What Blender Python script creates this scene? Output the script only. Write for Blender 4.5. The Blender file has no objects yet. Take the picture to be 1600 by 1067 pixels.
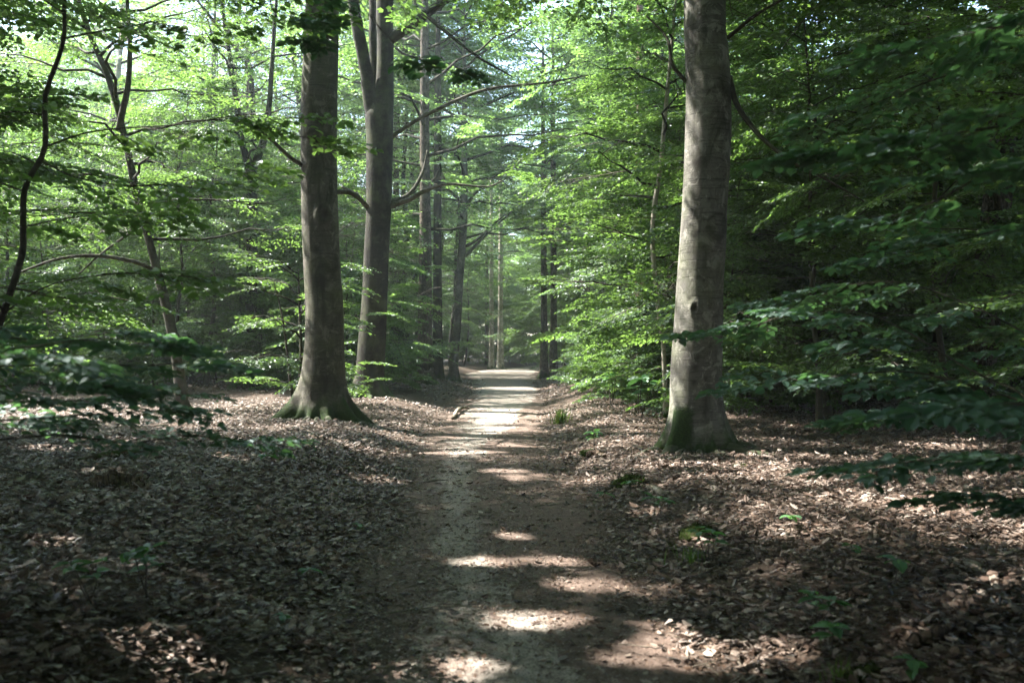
import bpy, math, random
import numpy as np
from mathutils import Vector

SC = bpy.context.scene
COL = SC.collection
rng = np.random.default_rng(7)
random.seed(7)

# ------------------------------------------------------------------ camera
EYE = 1.6
FPX = 35.0 / 36.0 * 1600.0          # focal length in photo pixels
HOR = 545.0                          # horizon row in the photo
cam_d = bpy.data.cameras.new("camera")
cam_d.lens = 35.0
cam_d.sensor_width = 36.0
cam_d.clip_start = 0.05
cam_d.clip_end = 800.0
cam_d.shift_y = (HOR - 533.5) / 1600.0
cam_d.dof.use_dof = True
cam_d.dof.focus_distance = 17.0
cam_d.dof.aperture_fstop = 2.4
cam = bpy.data.objects.new("camera", cam_d)
cam.location = (0, 0, EYE)
cam.rotation_euler = (math.radians(90), 0, 0)
COL.objects.link(cam)
SC.camera = cam

# ------------------------------------------------------------------ sky, sun, exposure
SUN_EL = math.radians(50)
SUN_AZ = math.radians(-68)           # from +Y (view direction), negative = to the left
SDIR = np.array([math.sin(SUN_AZ) * math.cos(SUN_EL), math.cos(SUN_AZ) * math.cos(SUN_EL), math.sin(SUN_EL)])
world = bpy.data.worlds.new("World")
SC.world = world
world.use_nodes = True
wn = world.node_tree
wn.nodes.clear()
sky = wn.nodes.new("ShaderNodeTexSky")
sky.sky_type = 'NISHITA'
sky.sun_disc = False
sky.sun_elevation = SUN_EL
sky.sun_rotation = SUN_AZ
sky.air_density = 1.0
sky.dust_density = 1.5
bg = wn.nodes.new("ShaderNodeBackground")
bg.inputs['Strength'].default_value = 0.12
wo = wn.nodes.new("ShaderNodeOutputWorld")
wn.links.new(sky.outputs[0], bg.inputs[0])
wn.links.new(bg.outputs[0], wo.inputs[0])

sun_d = bpy.data.lights.new("sun", 'SUN')
sun_d.energy = 5.0
sun_d.angle = math.radians(0.53)
sun_d.color = (1.0, 0.95, 0.87)
sun = bpy.data.objects.new("sun", sun_d)
sun.rotation_euler = Vector(-SDIR).to_track_quat('-Z', 'Y').to_euler()
sun.location = (-30, 15, 60)
COL.objects.link(sun)

SC.view_settings.view_transform = 'Standard'
SC.view_settings.look = 'None'
SC.view_settings.exposure = 2.88
SC.view_settings.gamma = 1.0
SC.view_settings.use_curve_mapping = False

SC.render.engine = 'CYCLES'
cy = SC.cycles
cy.max_bounces = 7
cy.diffuse_bounces = 5
cy.glossy_bounces = 2
cy.transmission_bounces = 5
cy.transparent_max_bounces = 4
cy.sample_clamp_indirect = 4.0
cy.caustics_reflective = False
cy.caustics_refractive = False
cy.use_denoising = True
cy.denoiser = 'OPENIMAGEDENOISE'
cy.use_adaptive_sampling = True
cy.adaptive_threshold = 0.01

# ------------------------------------------------------------------ noise + ground height
def _hash(ix, iy, seed):
    h = (ix.astype(np.int64) * 374761393 + iy.astype(np.int64) * 668265263 + seed * 1442695041) & 0x7fffffff
    h = ((h ^ (h >> 13)) * 1274126177) & 0x7fffffff
    return ((h ^ (h >> 16)) & 0xffff) / 65535.0

def vnoise(x, y, seed=0):
    x = np.asarray(x, float); y = np.asarray(y, float)
    x0 = np.floor(x); y0 = np.floor(y)
    fx = x - x0; fy = y - y0
    fx = fx * fx * (3 - 2 * fx); fy = fy * fy * (3 - 2 * fy)
    a = _hash(x0, y0, seed); b = _hash(x0 + 1, y0, seed)
    c = _hash(x0, y0 + 1, seed); d = _hash(x0 + 1, y0 + 1, seed)
    return (a * (1 - fx) + b * fx) * (1 - fy) + (c * (1 - fx) + d * fx) * fy

def fbm(x, y, seed=0, n=4):
    s = 0; a = 0.5; x = np.asarray(x, float); y = np.asarray(y, float)
    for i in range(n):
        s = s + a * vnoise(x, y, seed + i); x = x * 2.03 + 7.1; y = y * 2.03 + 3.3; a *= 0.5
    return s

PY = np.array([-30, 0, 5, 9, 16, 24, 33, 45, 62, 75, 90, 110, 200.0])
PX = np.array([0.0, 0.05, 0.08, -0.12, -0.50, -0.40, -0.15, -0.3, -0.65, 0.4, 3.0, 6.0, 20.0])
PW = np.array([0.95, 0.95, 0.95, 0.95, 1.05, 1.1, 1.15, 1.4, 2.2, 2.0, 1.6, 1.5, 1.5])

def pc(y):
    return np.interp(y, PY, PX)

def pw(y):
    return np.interp(y, PY, PW)

def sstep(a, b, x):
    t = np.clip((x - a) / (b - a), 0, 1)
    return t * t * (3 - 2 * t)

def gz(x, y):
    x = np.asarray(x, float); y = np.asarray(y, float)
    d = x - pc(y); w = pw(y)
    left = sstep(w * 0.85, w + 1.9, -d) * (0.30 + 0.08 * np.sin(y * 0.21 + 1))
    right = sstep(w * 0.9, w + 1.5, d) * (0.27 + 0.07 * np.sin(y * 0.17 + 2.3))
    near = np.exp(-np.maximum(y, 0) / 28.0)
    out = sstep(w * 0.7, w * 1.6, np.abs(d))
    z = left + right
    z = z + (fbm(x * 0.45, y * 0.45, 3, 3) - 0.44) * 0.30 * out * (0.35 + 0.65 * near)
    z = z + (fbm(x * 2.6, y * 2.6, 9, 3) - 0.44) * (0.07 * out + 0.035) * near
    z = z + (0.10 * sstep(46, 62, y) - 0.10 * sstep(64, 80, y)) * np.exp(-(d / 9.0) ** 2)
    return z

def P(px, py, Y):
    return np.array([(px - 800.0) / FPX * Y, Y, EYE + (HOR - py) / FPX * Y])

def G(px, py):
    """ground point under a pixel of the photo"""
    z = 0.1; Y = 10.0
    for _ in range(40):
        Y2 = (EYE - z) * FPX / max(py - HOR, 6.0)
        Y = 0.6 * Y + 0.4 * Y2
        z = float(gz((px - 800.0) / FPX * Y, Y))
    x = (px - 800.0) / FPX * Y
    return np.array([x, Y, float(gz(x, Y))])

# ------------------------------------------------------------------ mesh building
class MB:
    def __init__(s):
        s.V = []; s.F = []; s.n = 0
    def add(s, V, faces, mat=0, smooth=True):
        """faces: list of (n,k) int arrays"""
        V = np.asarray(V, np.float32).reshape(-1, 3)
        s.V.append(V)
        for f in faces:
            f = np.asarray(f, np.int64)
            if f.size:
                s.F.append((f + s.n, mat, smooth))
        s.n += len(V)
    def tube(s, pts, rad, seg=6, mat=0, cap=True):
        V, F = tube_geo(np.asarray(pts, float), np.asarray(rad, float), seg)
        s.add(V, F, mat, True)
    def mesh(s, name, mats):
        V = np.concatenate(s.V) if s.V else np.zeros((0, 3), np.float32)
        me = bpy.data.meshes.new(name)
        me.vertices.add(len(V))
        me.vertices.foreach_set('co', V.ravel())
        loops = []; starts = []; tot = []; mi = []; sm = []
        off = 0
        for f, m, smooth in s.F:
            n, k = f.shape
            loops.append(f.ravel())
            starts.append(off + np.arange(n) * k)
            tot.append(np.full(n, k)); mi.append(np.full(n, m)); sm.append(np.full(n, smooth))
            off += n * k
        loops = np.concatenate(loops).astype(np.int32)
        me.loops.add(len(loops)); me.loops.foreach_set('vertex_index', loops)
        starts = np.concatenate(starts).astype(np.int32)
        me.polygons.add(len(starts))
        me.polygons.foreach_set('loop_start', starts)
        me.polygons.foreach_set('loop_total', np.concatenate(tot).astype(np.int32))
        me.polygons.foreach_set('material_index', np.concatenate(mi).astype(np.int32))
        me.polygons.foreach_set('use_smooth', np.concatenate(sm).astype(bool))
        for m in mats:
            me.materials.append(m)
        me.update(calc_edges=True)
        return me

def frames(pts):
    T = np.gradient(pts, axis=0)
    T /= np.linalg.norm(T, axis=1)[:, None] + 1e-9
    ref = np.where(np.abs(T[:, 2:3]) > 0.9, np.array([[1.0, 0, 0]]), np.array([[0, 0, 1.0]]))
    # keep one reference for the whole chain to avoid twisting
    m = np.abs(T.mean(0))
    ref = np.tile(np.eye(3)[np.argmin(m)], (len(pts), 1))
    A = np.cross(ref, T); A /= np.linalg.norm(A, axis=1)[:, None] + 1e-9
    B = np.cross(T, A)
    return T, A, B

def tube_geo(pts, rad, seg):
    n = len(pts)
    rad = np.broadcast_to(rad, (n,))
    T, A, B = frames(pts)
    th = np.arange(seg) / seg * 2 * np.pi
    V = pts[:, None, :] + rad[:, None, None] * (np.cos(th)[None, :, None] * A[:, None, :] + np.sin(th)[None, :, None] * B[:, None, :])
    V = V.reshape(-1, 3)
    i = np.arange(n - 1)[:, None] * seg; j = np.arange(seg)[None, :]; j2 = (j + 1) % seg
    F = np.stack([i + j, i + j2, i + seg + j2, i + seg + j], -1).reshape(-1, 4)
    caps = [np.arange(seg)[::-1][None, :], ((n - 1) * seg + np.arange(seg))[None, :]]
    return V, [F] + caps

def smooth_chain(pts, n):
    """Catmull-Rom through pts (any columns), n samples"""
    p = np.asarray(pts, float)
    if len(p) == 2:
        t = np.linspace(0, 1, n)[:, None]
        return p[0] * (1 - t) + p[1] * t
    q = np.vstack([2 * p[0] - p[1], p, 2 * p[-1] - p[-2]])
    u = np.linspace(0, len(p) - 1 - 1e-6, n)
    k = np.floor(u).astype(int); t = (u - k)[:, None]
    a, b, c, d = q[k], q[k + 1], q[k + 2], q[k + 3]
    return 0.5 * ((2 * b) + (-a + c) * t + (2 * a - 5 * b + 4 * c - d) * t ** 2 + (-a + 3 * b - 3 * c + d) * t ** 3)

def wobble(p0, p1, n, amp, r):
    t = np.linspace(0, 1, n)
    base = p0[None] * (1 - t[:, None]) + p1[None] * t[:, None]
    w = np.cumsum(r.normal(0, 1, (n, 3)), 0)
    w -= w[0] + (w[-1] - w[0]) * t[:, None]
    return base + w * amp

# ------------------------------------------------------------------ scene objects
def link(name, me, parent=None):
    o = bpy.data.objects.new(name, me)
    COL.objects.link(o)
    if parent is not None:
        o.parent = parent
    return o

def tag(o, label=None, cat=None, group=None, kind=None):
    if label: o['label'] = label
    if cat: o['category'] = cat
    if group: o['group'] = group
    if kind: o['kind'] = kind
    return o

def thing(name, label, cat, loc=(0, 0, 0), rz=0.0, group=None):
    o = bpy.data.objects.new(name, None)
    o.empty_display_size = 0.2
    o.location = [float(v) for v in loc]
    o.rotation_euler = (0, 0, float(rz))
    COL.objects.link(o)
    return tag(o, label, cat, group)

def copy_thing(root, loc, rz, scale, label, group=None):
    r = root.copy(); COL.objects.link(r)
    r.location = [float(v) for v in loc]; r.rotation_euler = (0, 0, float(rz)); r.scale = (float(scale),) * 3
    r['label'] = label
    if group: r['group'] = group
    for ch in root.children:
        c = ch.copy(); COL.objects.link(c); c.parent = r
    return r

# ------------------------------------------------------------------ materials
class NT:
    def __init__(s, name):
        s.m = bpy.data.materials.new(name); s.m.use_nodes = True
        s.t = s.m.node_tree; s.t.nodes.clear()
        s.out = s.t.nodes.new('ShaderNodeOutputMaterial')
    def n(s, typ, **kw):
        nd = s.t.nodes.new(typ)
        for k, v in kw.items():
            if k.startswith('i_'):
                nd.inputs[k[2:].replace('_', ' ')].default_value = v
            elif k[0] == 'I' and k[1:].isdigit():
                nd.inputs[int(k[1:])].default_value = v
            else:
                setattr(nd, k, v)
        return nd
    def l(s, a, b):
        s.t.links.new(a, b)
    def ramp(s, fac, stops, interp='LINEAR'):
        r = s.n('ShaderNodeValToRGB'); cr = r.color_ramp; cr.interpolation = interp
        while len(cr.elements) < len(stops): cr.elements.new(0.5)
        for e, (p, c) in zip(cr.elements, stops):
            e.position = p; e.color = (*c, 1) if len(c) == 3 else c
        s.l(fac, r.inputs[0]); return r.outputs[0]
    def mix(s, fac, a, b, blend='MIX'):
        m = s.n('ShaderNodeMix', data_type='RGBA', blend_type=blend)
        for sock, v in ((m.inputs[0], fac), (m.inputs[6], a), (m.inputs[7], b)):
            if isinstance(v, bpy.types.NodeSocket): s.l(v, sock)
            elif isinstance(v, (int, float)): sock.default_value = v
            else: sock.default_value = (*v, 1)
        return m.outputs[2]
    def math(s, op, a, b=0.0, clamp=False):
        m = s.n('ShaderNodeMath', operation=op); m.use_clamp = clamp
        for sock, v in ((m.inputs[0], a), (m.inputs[1], b)):
            if isinstance(v, bpy.types.NodeSocket): s.l(v, sock)
            else: sock.default_value = v
        return m.outputs[0]
    def noise(s, vec, scale, detail=4, rough=0.55, dist=0.0):
        n = s.n('ShaderNodeTexNoise'); n.inputs['Scale'].default_value = scale
        n.inputs['Detail'].default_value = detail; n.inputs['Roughness'].default_value = rough
        n.inputs['Distortion'].default_value = dist
        s.l(vec, n.inputs['Vector']); return n.outputs[0]
    def coord(s, scale=(1, 1, 1), kind='Object'):
        t = s.n('ShaderNodeTexCoord'); m = s.n('ShaderNodeMapping')
        m.inputs['Scale'].default_value = scale
        s.l(t.outputs[kind], m.inputs[0]); return m.outputs[0]
    def principled(s, col, rough=0.8, spec=0.3, bump=None, bstr=0.3, bdist=0.01):
        p = s.n('ShaderNodeBsdfPrincipled')
        if isinstance(col, bpy.types.NodeSocket): s.l(col, p.inputs['Base Color'])
        else: p.inputs['Base Color'].default_value = (*col, 1)
        if isinstance(rough, bpy.types.NodeSocket): s.l(rough, p.inputs['Roughness'])
        else: p.inputs['Roughness'].default_value = rough
        p.inputs['Specular IOR Level'].default_value = spec
        if bump is not None:
            b = s.n('ShaderNodeBump'); b.inputs['Strength'].default_value = bstr; b.inputs['Distance'].default_value = bdist
            s.l(bump, b.inputs['Height']); s.l(b.outputs[0], p.inputs['Normal'])
        s.l(p.outputs[0], s.out.inputs[0]); return s.m

def leaf_material(name, dark, mid, light, trans, tfac=0.45, gloss=0.045, grough=0.38):
    s = NT(name)
    g = s.n('ShaderNodeNewGeometry')
    col = s.ramp(g.outputs['Random Per Island'], [(0.0, dark), (0.55, mid), (1.0, light)])
    tcol = s.mix(g.outputs['Random Per Island'], [c * 0.8 for c in trans], [c * 1.2 for c in trans])
    d = s.n('ShaderNodeBsdfDiffuse'); s.l(col, d.inputs[0])
    t = s.n('ShaderNodeBsdfTranslucent'); s.l(tcol, t.inputs[0])
    m = s.n('ShaderNodeMixShader'); m.inputs[0].default_value = tfac
    s.l(d.outputs[0], m.inputs[1]); s.l(t.outputs[0], m.inputs[2])
    gl = s.n('ShaderNodeBsdfGlossy'); gl.inputs['Roughness'].default_value = grough
    gl.inputs[0].default_value = (0.9, 0.95, 1.0, 1)
    f = s.n('ShaderNodeFresnel'); f.inputs[0].default_value = 1.42
    up = s.math('SUBTRACT', 1.0, s.math('MULTIPLY', g.outputs['Backfacing'], 0.85))
    ff = s.math('MULTIPLY', s.math('MULTIPLY', f.outputs[0], gloss * 10), up)
    m2 = s.n('ShaderNodeMixShader'); s.l(ff, m2.inputs[0])
    s.l(m.outputs[0], m2.inputs[1]); s.l(gl.outputs[0], m2.inputs[2])
    s.l(m2.outputs[0], s.out.inputs[0])
    return s.m

def bark_material(name, base, dark, light, rough_bark=False, moss=True, wide=1.0):
    s = NT(name)
    o = s.coord()
    ost = s.coord((1, 1, 0.12)); ohz = s.coord((0.25, 0.25, 5.0))
    big = s.noise(o, 1.1, 3); streak = s.noise(ost, 5.0 * wide, 5, 0.6); fine = s.noise(o, 26, 5, 0.65)
    hz = s.noise(ohz, 3.0, 3, 0.5, 0.6)
    c = s.mix(s.ramp(big, [(0.35, (0, 0, 0)), (0.7, (1, 1, 1))]), base, light)
    c = s.mix(s.ramp(streak, [(0.56, (0, 0, 0)), (0.75, (0.85, 0.85, 0.85))]), c, dark)
    c = s.mix(s.ramp(fine, [(0.36, (0.35, 0.35, 0.35)), (0.5, (0, 0, 0))]), c, dark)
    if rough_bark:
        cr = s.n('ShaderNodeTexVoronoi'); cr.feature = 'DISTANCE_TO_EDGE'; cr.inputs['Scale'].default_value = 16
        s.l(s.coord((1, 1, 0.22)), cr.inputs['Vector'])
        crack = s.ramp(cr.outputs[0], [(0.0, (0, 0, 0)), (0.12, (1, 1, 1))])
        c = s.mix(crack, dark, c)
        h = s.math('ADD', s.math('MULTIPLY', crack, 1.5), fine)
        bstr, bd = 0.9, 0.02
    else:
        line = s.ramp(hz, [(0.475, (0, 0, 0)), (0.5, (0.8, 0.8, 0.8)), (0.525, (0, 0, 0))])
        c = s.mix(line, c, dark)
        h = s.math('ADD', s.math('MULTIPLY', fine, 0.6), s.math('MULTIPLY', streak, 0.9))
        h = s.math('SUBTRACT', h, s.math('MULTIPLY', line, 0.5))
        bstr, bd = 0.45, 0.012
    lich = s.ramp(s.noise(o, 4.5, 6, 0.75, 0.8), [(0.52, (0, 0, 0)), (0.60, (0.85, 0.85, 0.85))])
    c = s.mix(lich, c, [min(1, v * 1.45) for v in light])
    blot = s.ramp(s.noise(s.coord((1, 1, 0.45)), 2.6, 6, 0.7, 0.6), [(0.50, (0, 0, 0)), (0.64, (0.8, 0.8, 0.8))])
    c = s.mix(blot, c, [v * 1.25 for v in dark])
    algae = s.ramp(s.noise(o, 2.3, 4, 0.6), [(0.45, (0, 0, 0)), (0.75, (0.55, 0.55, 0.55))])
    c = s.mix(algae, c, (0.085, 0.10, 0.045))
    if moss:
        a = s.n('ShaderNodeAttribute', attribute_name='moss')
        mk = s.math('ADD', a.outputs['Fac'], s.math('MULTIPLY', s.math('SUBTRACT', s.noise(o, 7, 5, 0.65), 0.5), 1.1))
        mk = s.ramp(mk, [(0.36, (0, 0, 0)), (0.78, (1, 1, 1))])
        mc = s.ramp(s.noise(o, 40, 4, 0.7), [(0.3, (0.010, 0.020, 0.006)), (0.6, (0.030, 0.056, 0.012)), (0.85, (0.075, 0.115, 0.022))])
        c = s.mix(mk, c, mc)
        sc = s.n('ShaderNodeAttribute', attribute_name='scar')
        c = s.mix(sc.outputs['Fac'], c, (0.03, 0.026, 0.022))
        h = s.math('ADD', h, s.math('MULTIPLY', mk, s.math('MULTIPLY', s.noise(o, 60, 3), 1.6)))
    return s.principled(c, 0.85, 0.2, h, bstr, bd)

M_LEAF = leaf_material('beech_leaf', (0.038, 0.080, 0.032), (0.054, 0.106, 0.040), (0.082, 0.145, 0.050), (0.18, 0.325, 0.060), 0.47)
M_LEAF_FAR = leaf_material('beech_leaf_far', (0.045, 0.092, 0.040), (0.064, 0.12, 0.048), (0.092, 0.155, 0.060), (0.21, 0.37, 0.085), 0.50)
M_LEAF_NEAR = leaf_material('oak_leaf_sky_tint', (0.038, 0.095, 0.062), (0.052, 0.118, 0.078), (0.070, 0.145, 0.094), (0.09, 0.21, 0.06), 0.42, 0.045, 0.62)  # bluish reflection of the sky put into the diffuse leaf colour
M_TWIG = NT('twig').principled((0.055, 0.045, 0.035), 0.8)
M_BEECH = bark_material('beech_bark', (0.062, 0.056, 0.046), (0.020, 0.018, 0.014), (0.108, 0.100, 0.084))
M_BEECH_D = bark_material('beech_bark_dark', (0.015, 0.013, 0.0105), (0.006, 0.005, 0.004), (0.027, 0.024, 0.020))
M_BEECH_G = bark_material('grey_beech_bark', (0.088, 0.084, 0.073), (0.026, 0.024, 0.020), (0.155, 0.149, 0.132))
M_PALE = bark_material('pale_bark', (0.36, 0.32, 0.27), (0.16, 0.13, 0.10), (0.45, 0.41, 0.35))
M_ROUGH = bark_material('rough_bark', (0.075, 0.058, 0.046), (0.018, 0.014, 0.012), (0.11, 0.088, 0.07), True)
M_PINE = bark_material('pine_bark', (0.25, 0.15, 0.12), (0.07, 0.045, 0.035), (0.34, 0.22, 0.17), True)
M_THIN = bark_material('sapling_bark', (0.040, 0.033, 0.027), (0.018, 0.015, 0.012), (0.062, 0.053, 0.044), moss=False)
M_DEAD = bark_material('dead_wood', (0.17, 0.14, 0.115), (0.05, 0.04, 0.03), (0.30, 0.26, 0.21), moss=False)
M_LOG = bark_material('rotten_log', (0.10, 0.068, 0.048), (0.03, 0.02, 0.015), (0.15, 0.105, 0.075), True, moss=False)

def mat_ground():
    s = NT('leaf_litter_ground')
    o = s.coord()
    wv = s.n('ShaderNodeVectorMath', operation='ADD')
    nz = s.n('ShaderNodeTexNoise'); nz.inputs['Scale'].default_value = 6.0; s.l(o, nz.inputs['Vector'])
    sc = s.n('ShaderNodeVectorMath', operation='SCALE'); sc.inputs['Scale'].default_value = 0.10
    s.l(nz.outputs[1], sc.inputs[0]); s.l(o, wv.inputs[0]); s.l(sc.outputs[0], wv.inputs[1])
    v = s.n('ShaderNodeTexVoronoi'); v.inputs['Scale'].default_value = 17; s.l(wv.outputs[0], v.inputs['Vector'])
    sep = s.n('ShaderNodeSeparateColor'); s.l(v.outputs['Color'], sep.inputs[0])
    c = s.ramp(sep.outputs[0], [(0.0, (0.055, 0.036, 0.026)), (0.35, (0.12, 0.082, 0.06)), (0.7, (0.21, 0.155, 0.118)), (1.0, (0.32, 0.25, 0.2))])
    c = s.mix(s.ramp(v.outputs['Distance'], [(0.02, (0, 0, 0)), (0.045, (0.8, 0.8, 0.8))]), c, (0.03, 0.021, 0.015))
    patch = s.noise(o, 0.7, 3)
    c = s.mix(s.ramp(patch, [(0.42, (0, 0, 0)), (0.66, (0.6, 0.6, 0.6))]), c, (0.075, 0.052, 0.038))
    h = s.math('ADD', s.math('MULTIPLY', sep.outputs[1], 0.8), s.noise(o, 45, 3))
    return s.principled(c, 0.85, 0.2, h, 0.8, 0.02)

def mat_path():
    s = NT('trodden_sand')
    o = s.coord(kind='Object')
    st = s.coord((1, 0.32, 1))
    n1 = s.noise(st, 1.5, 5, 0.62, 0.5); n2 = s.noise(o, 9, 6, 0.7); n3 = s.noise(o, 95, 3, 0.7); n4 = s.noise(st, 4.5, 6, 0.7, 1.0)
    a = s.n('ShaderNodeAttribute', attribute_name='sand')
    k = s.math('ADD', a.outputs['Fac'], s.math('MULTIPLY', s.math('SUBTRACT', n1, 0.5), 1.1))
    k = s.math('ADD', k, s.math('MULTIPLY', s.math('SUBTRACT', n4, 0.5), 2.2))
    k = s.math('ADD', k, s.math('MULTIPLY', s.math('SUBTRACT', n2, 0.5), 0.9))
    k = s.ramp(k, [(0.45, (0, 0, 0)), (0.68, (1, 1, 1))])
    fib = s.noise(s.coord((1.0, 0.6, 1)), 38, 6, 0.8, 1.2)
    humus = s.ramp(n2, [(0.3, (0.100, 0.072, 0.058)), (0.55, (0.19, 0.142, 0.117)), (0.75, (0.27, 0.212, 0.178))])
    red = s.n('ShaderNodeAttribute', attribute_name='litter')
    humus = s.mix(red.outputs['Fac'], humus, s.ramp(n2, [(0.3, (0.085, 0.055, 0.042)), (0.7, (0.205, 0.142, 0.112))]))
    sand = s.ramp(n2, [(0.25, (0.29, 0.252, 0.215)), (0.7, (0.44, 0.392, 0.342))])
    c = s.mix(k, humus, sand)
    c = s.mix(s.ramp(n3, [(0.38, (0.75, 0.75, 0.75)), (0.5, (0, 0, 0))]), c, (0.05, 0.036, 0.027))
    c = s.mix(s.ramp(fib, [(0.50, (0, 0, 0)), (0.60, (0.65, 0.65, 0.65))]), c, (0.062, 0.045, 0.035))
    c = s.mix(s.ramp(fib, [(0.32, (0.5, 0.5, 0.5)), (0.40, (0, 0, 0))]), c, (0.36, 0.31, 0.26))
    h = s.math('ADD', s.math('MULTIPLY', n3, 0.5), n2)
    h = s.math('ADD', h, s.math('MULTIPLY', n4, 1.2))
    h = s.math('ADD', h, s.math('MULTIPLY', fib, 0.8))
    return s.principled(c, 0.9, 0.15, h, 0.75, 0.02)

def mat_dead(name, stops):
    s = NT(name)
    g = s.n('ShaderNodeNewGeometry')
    c = s.ramp(g.outputs['Random Per Island'], stops)
    n = s.noise(s.coord(), 60, 3)
    c = s.mix(s.ramp(n, [(0.35, (0.6, 0.6, 0.6)), (0.6, (0, 0, 0))]), c, (0.06, 0.042, 0.03))
    d = s.n('ShaderNodeBsdfDiffuse'); s.l(c, d.inputs[0])
    gl = s.n('ShaderNodeBsdfGlossy'); gl.inputs['Roughness'].default_value = 0.45
    f = s.n('ShaderNodeFresnel'); f.inputs[0].default_value = 1.18
    m2 = s.n('ShaderNodeMixShader'); s.l(f.outputs[0], m2.inputs[0])
    s.l(d.outputs[0], m2.inputs[1]); s.l(gl.outputs[0], m2.inputs[2]); s.l(m2.outputs[0], s.out.inputs[0])
    return s.m

M_GROUND = mat_ground(); M_PATH = mat_path()
M_DEADLEAF = mat_dead('dead_leaf', [(0.0, (0.042, 0.027, 0.021)), (0.35, (0.105, 0.069, 0.052)), (0.65, (0.195, 0.141, 0.112)), (0.87, (0.30, 0.235, 0.196)), (1.0, (0.46, 0.39, 0.335))])
M_CRUMB = mat_dead('leaf_crumb', [(0.0, (0.05, 0.03, 0.02)), (0.5, (0.13, 0.08, 0.055)), (0.85, (0.24, 0.17, 0.125)), (1.0, (0.38, 0.32, 0.26))])

def mat_moss():
    s = NT('moss_cushion'); o = s.coord()
    c = s.ramp(s.noise(o, 30, 5, 0.7), [(0.3, (0.018, 0.026, 0.007)), (0.55, (0.042, 0.062, 0.014)), (0.8, (0.085, 0.11, 0.025))])
    c = s.mix(s.ramp(s.noise(o, 5, 4), [(0.5, (0, 0, 0)), (0.62, (0.8, 0.8, 0.8))]), c, (0.07, 0.048, 0.035))
    return s.principled(c, 0.95, 0.1, s.noise(o, 60, 4), 1.0, 0.02)
M_MOSS = mat_moss()
M_GRASS = leaf_material('grass_blade', (0.05, 0.10, 0.02), (0.075, 0.14, 0.028), (0.10, 0.17, 0.04), (0.16, 0.26, 0.04), 0.4)

# ------------------------------------------------------------------ ground and path
def grid_mesh(xs, ys, zf):
    X, Y = np.meshgrid(xs, ys)
    V = np.stack([X, Y, zf(X, Y)], -1).reshape(-1, 3)
    nx = len(xs); ny = len(ys)
    i = np.arange(ny - 1)[:, None] * nx; j = np.arange(nx - 1)[None, :]
    F = np.stack([i + j, i + j + 1, i + nx + j + 1, i + nx + j], -1).reshape(-1, 4)
    return V, F

def graded(a, b, step, growth, far):
    v = list(np.arange(a, b, step)); s = step; x = v[-1]
    while x < far:
        s *= growth; x += s; v.append(x)
    return v
xr = graded(0, 4.5, 0.08, 1.10, 220)
xs = np.array([-x for x in xr[:0:-1]] + xr)
ys = np.array(sorted([-y for y in graded(0.0, 1.0, 0.3, 1.25, 60)[1:]] + graded(0.0, 18, 0.09, 1.03, 260)))
mb = MB(); V, F = grid_mesh(xs, ys, gz); mb.add(V, [F])
tag(link('forest_floor', mb.mesh('forest_floor', [M_GROUND])), 'woodland floor of brown leaf litter rising either side of the path', 'ground', kind='structure')

ps = np.array(graded(-8.0, 20, 0.08, 1.03, 100)); us = np.linspace(-1.35, 1.35, 41)
U, S = np.meshgrid(us, ps)
X = pc(S) + U * pw(S)
lift = 0.022 - 0.055 * sstep(0.62, 1.3, np.abs(U) + (fbm(X * 1.6, S * 1.6, 21, 4) - 0.47) * 0.9)
Z = gz(X, S) + lift * (1 + np.maximum(S - 15, 0) * 0.03) + (fbm(X * 7, S * 7, 33, 3) - 0.44) * 0.022 * np.exp(-np.maximum(S, 0) / 20)
mb = MB(); nx = len(us); ny = len(ps)
i = np.arange(ny - 1)[:, None] * nx; j = np.arange(nx - 1)[None, :]
mb.add(np.stack([X, S, Z], -1).reshape(-1, 3), [np.stack([i + j, i + j + 1, i + nx + j + 1, i + nx + j], -1).reshape(-1, 4)])
me = mb.mesh('path', [M_PATH])
at = me.attributes.new('sand', 'FLOAT', 'POINT')
# the worn pale strip lies left of the middle, wider close by; far off the whole path is bare sand
strip = np.interp(S, [0, 4.8, 8, 13, 17, 22, 28], [-0.02, -0.12, -0.40, -0.42, -0.2, 0.0, 0.0])
wid = np.interp(S, [0, 4.8, 6.5, 9, 14, 20, 40], [0.62, 0.58, 0.30, 0.22, 0.28, 0.5, 0.8])
sandv = 0.74 * np.exp(-((U - strip) / wid) ** 2) + np.interp(S, [0, 18, 30, 50], [0.06, 0.10, 0.26, 0.7])
at.data.foreach_set('value', sandv.ravel().astype(np.float32))
at = me.attributes.new('litter', 'FLOAT', 'POINT')
litv = sstep(0.15, 0.9, U) * 0.6 * np.interp(S, [4, 9, 16], [1, 0.6, 0.25])
at.data.foreach_set('value', litv.ravel().astype(np.float32))
tag(link('path', me), 'narrow trodden sandy footpath running straight into the wood', 'path', kind='structure')

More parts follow.
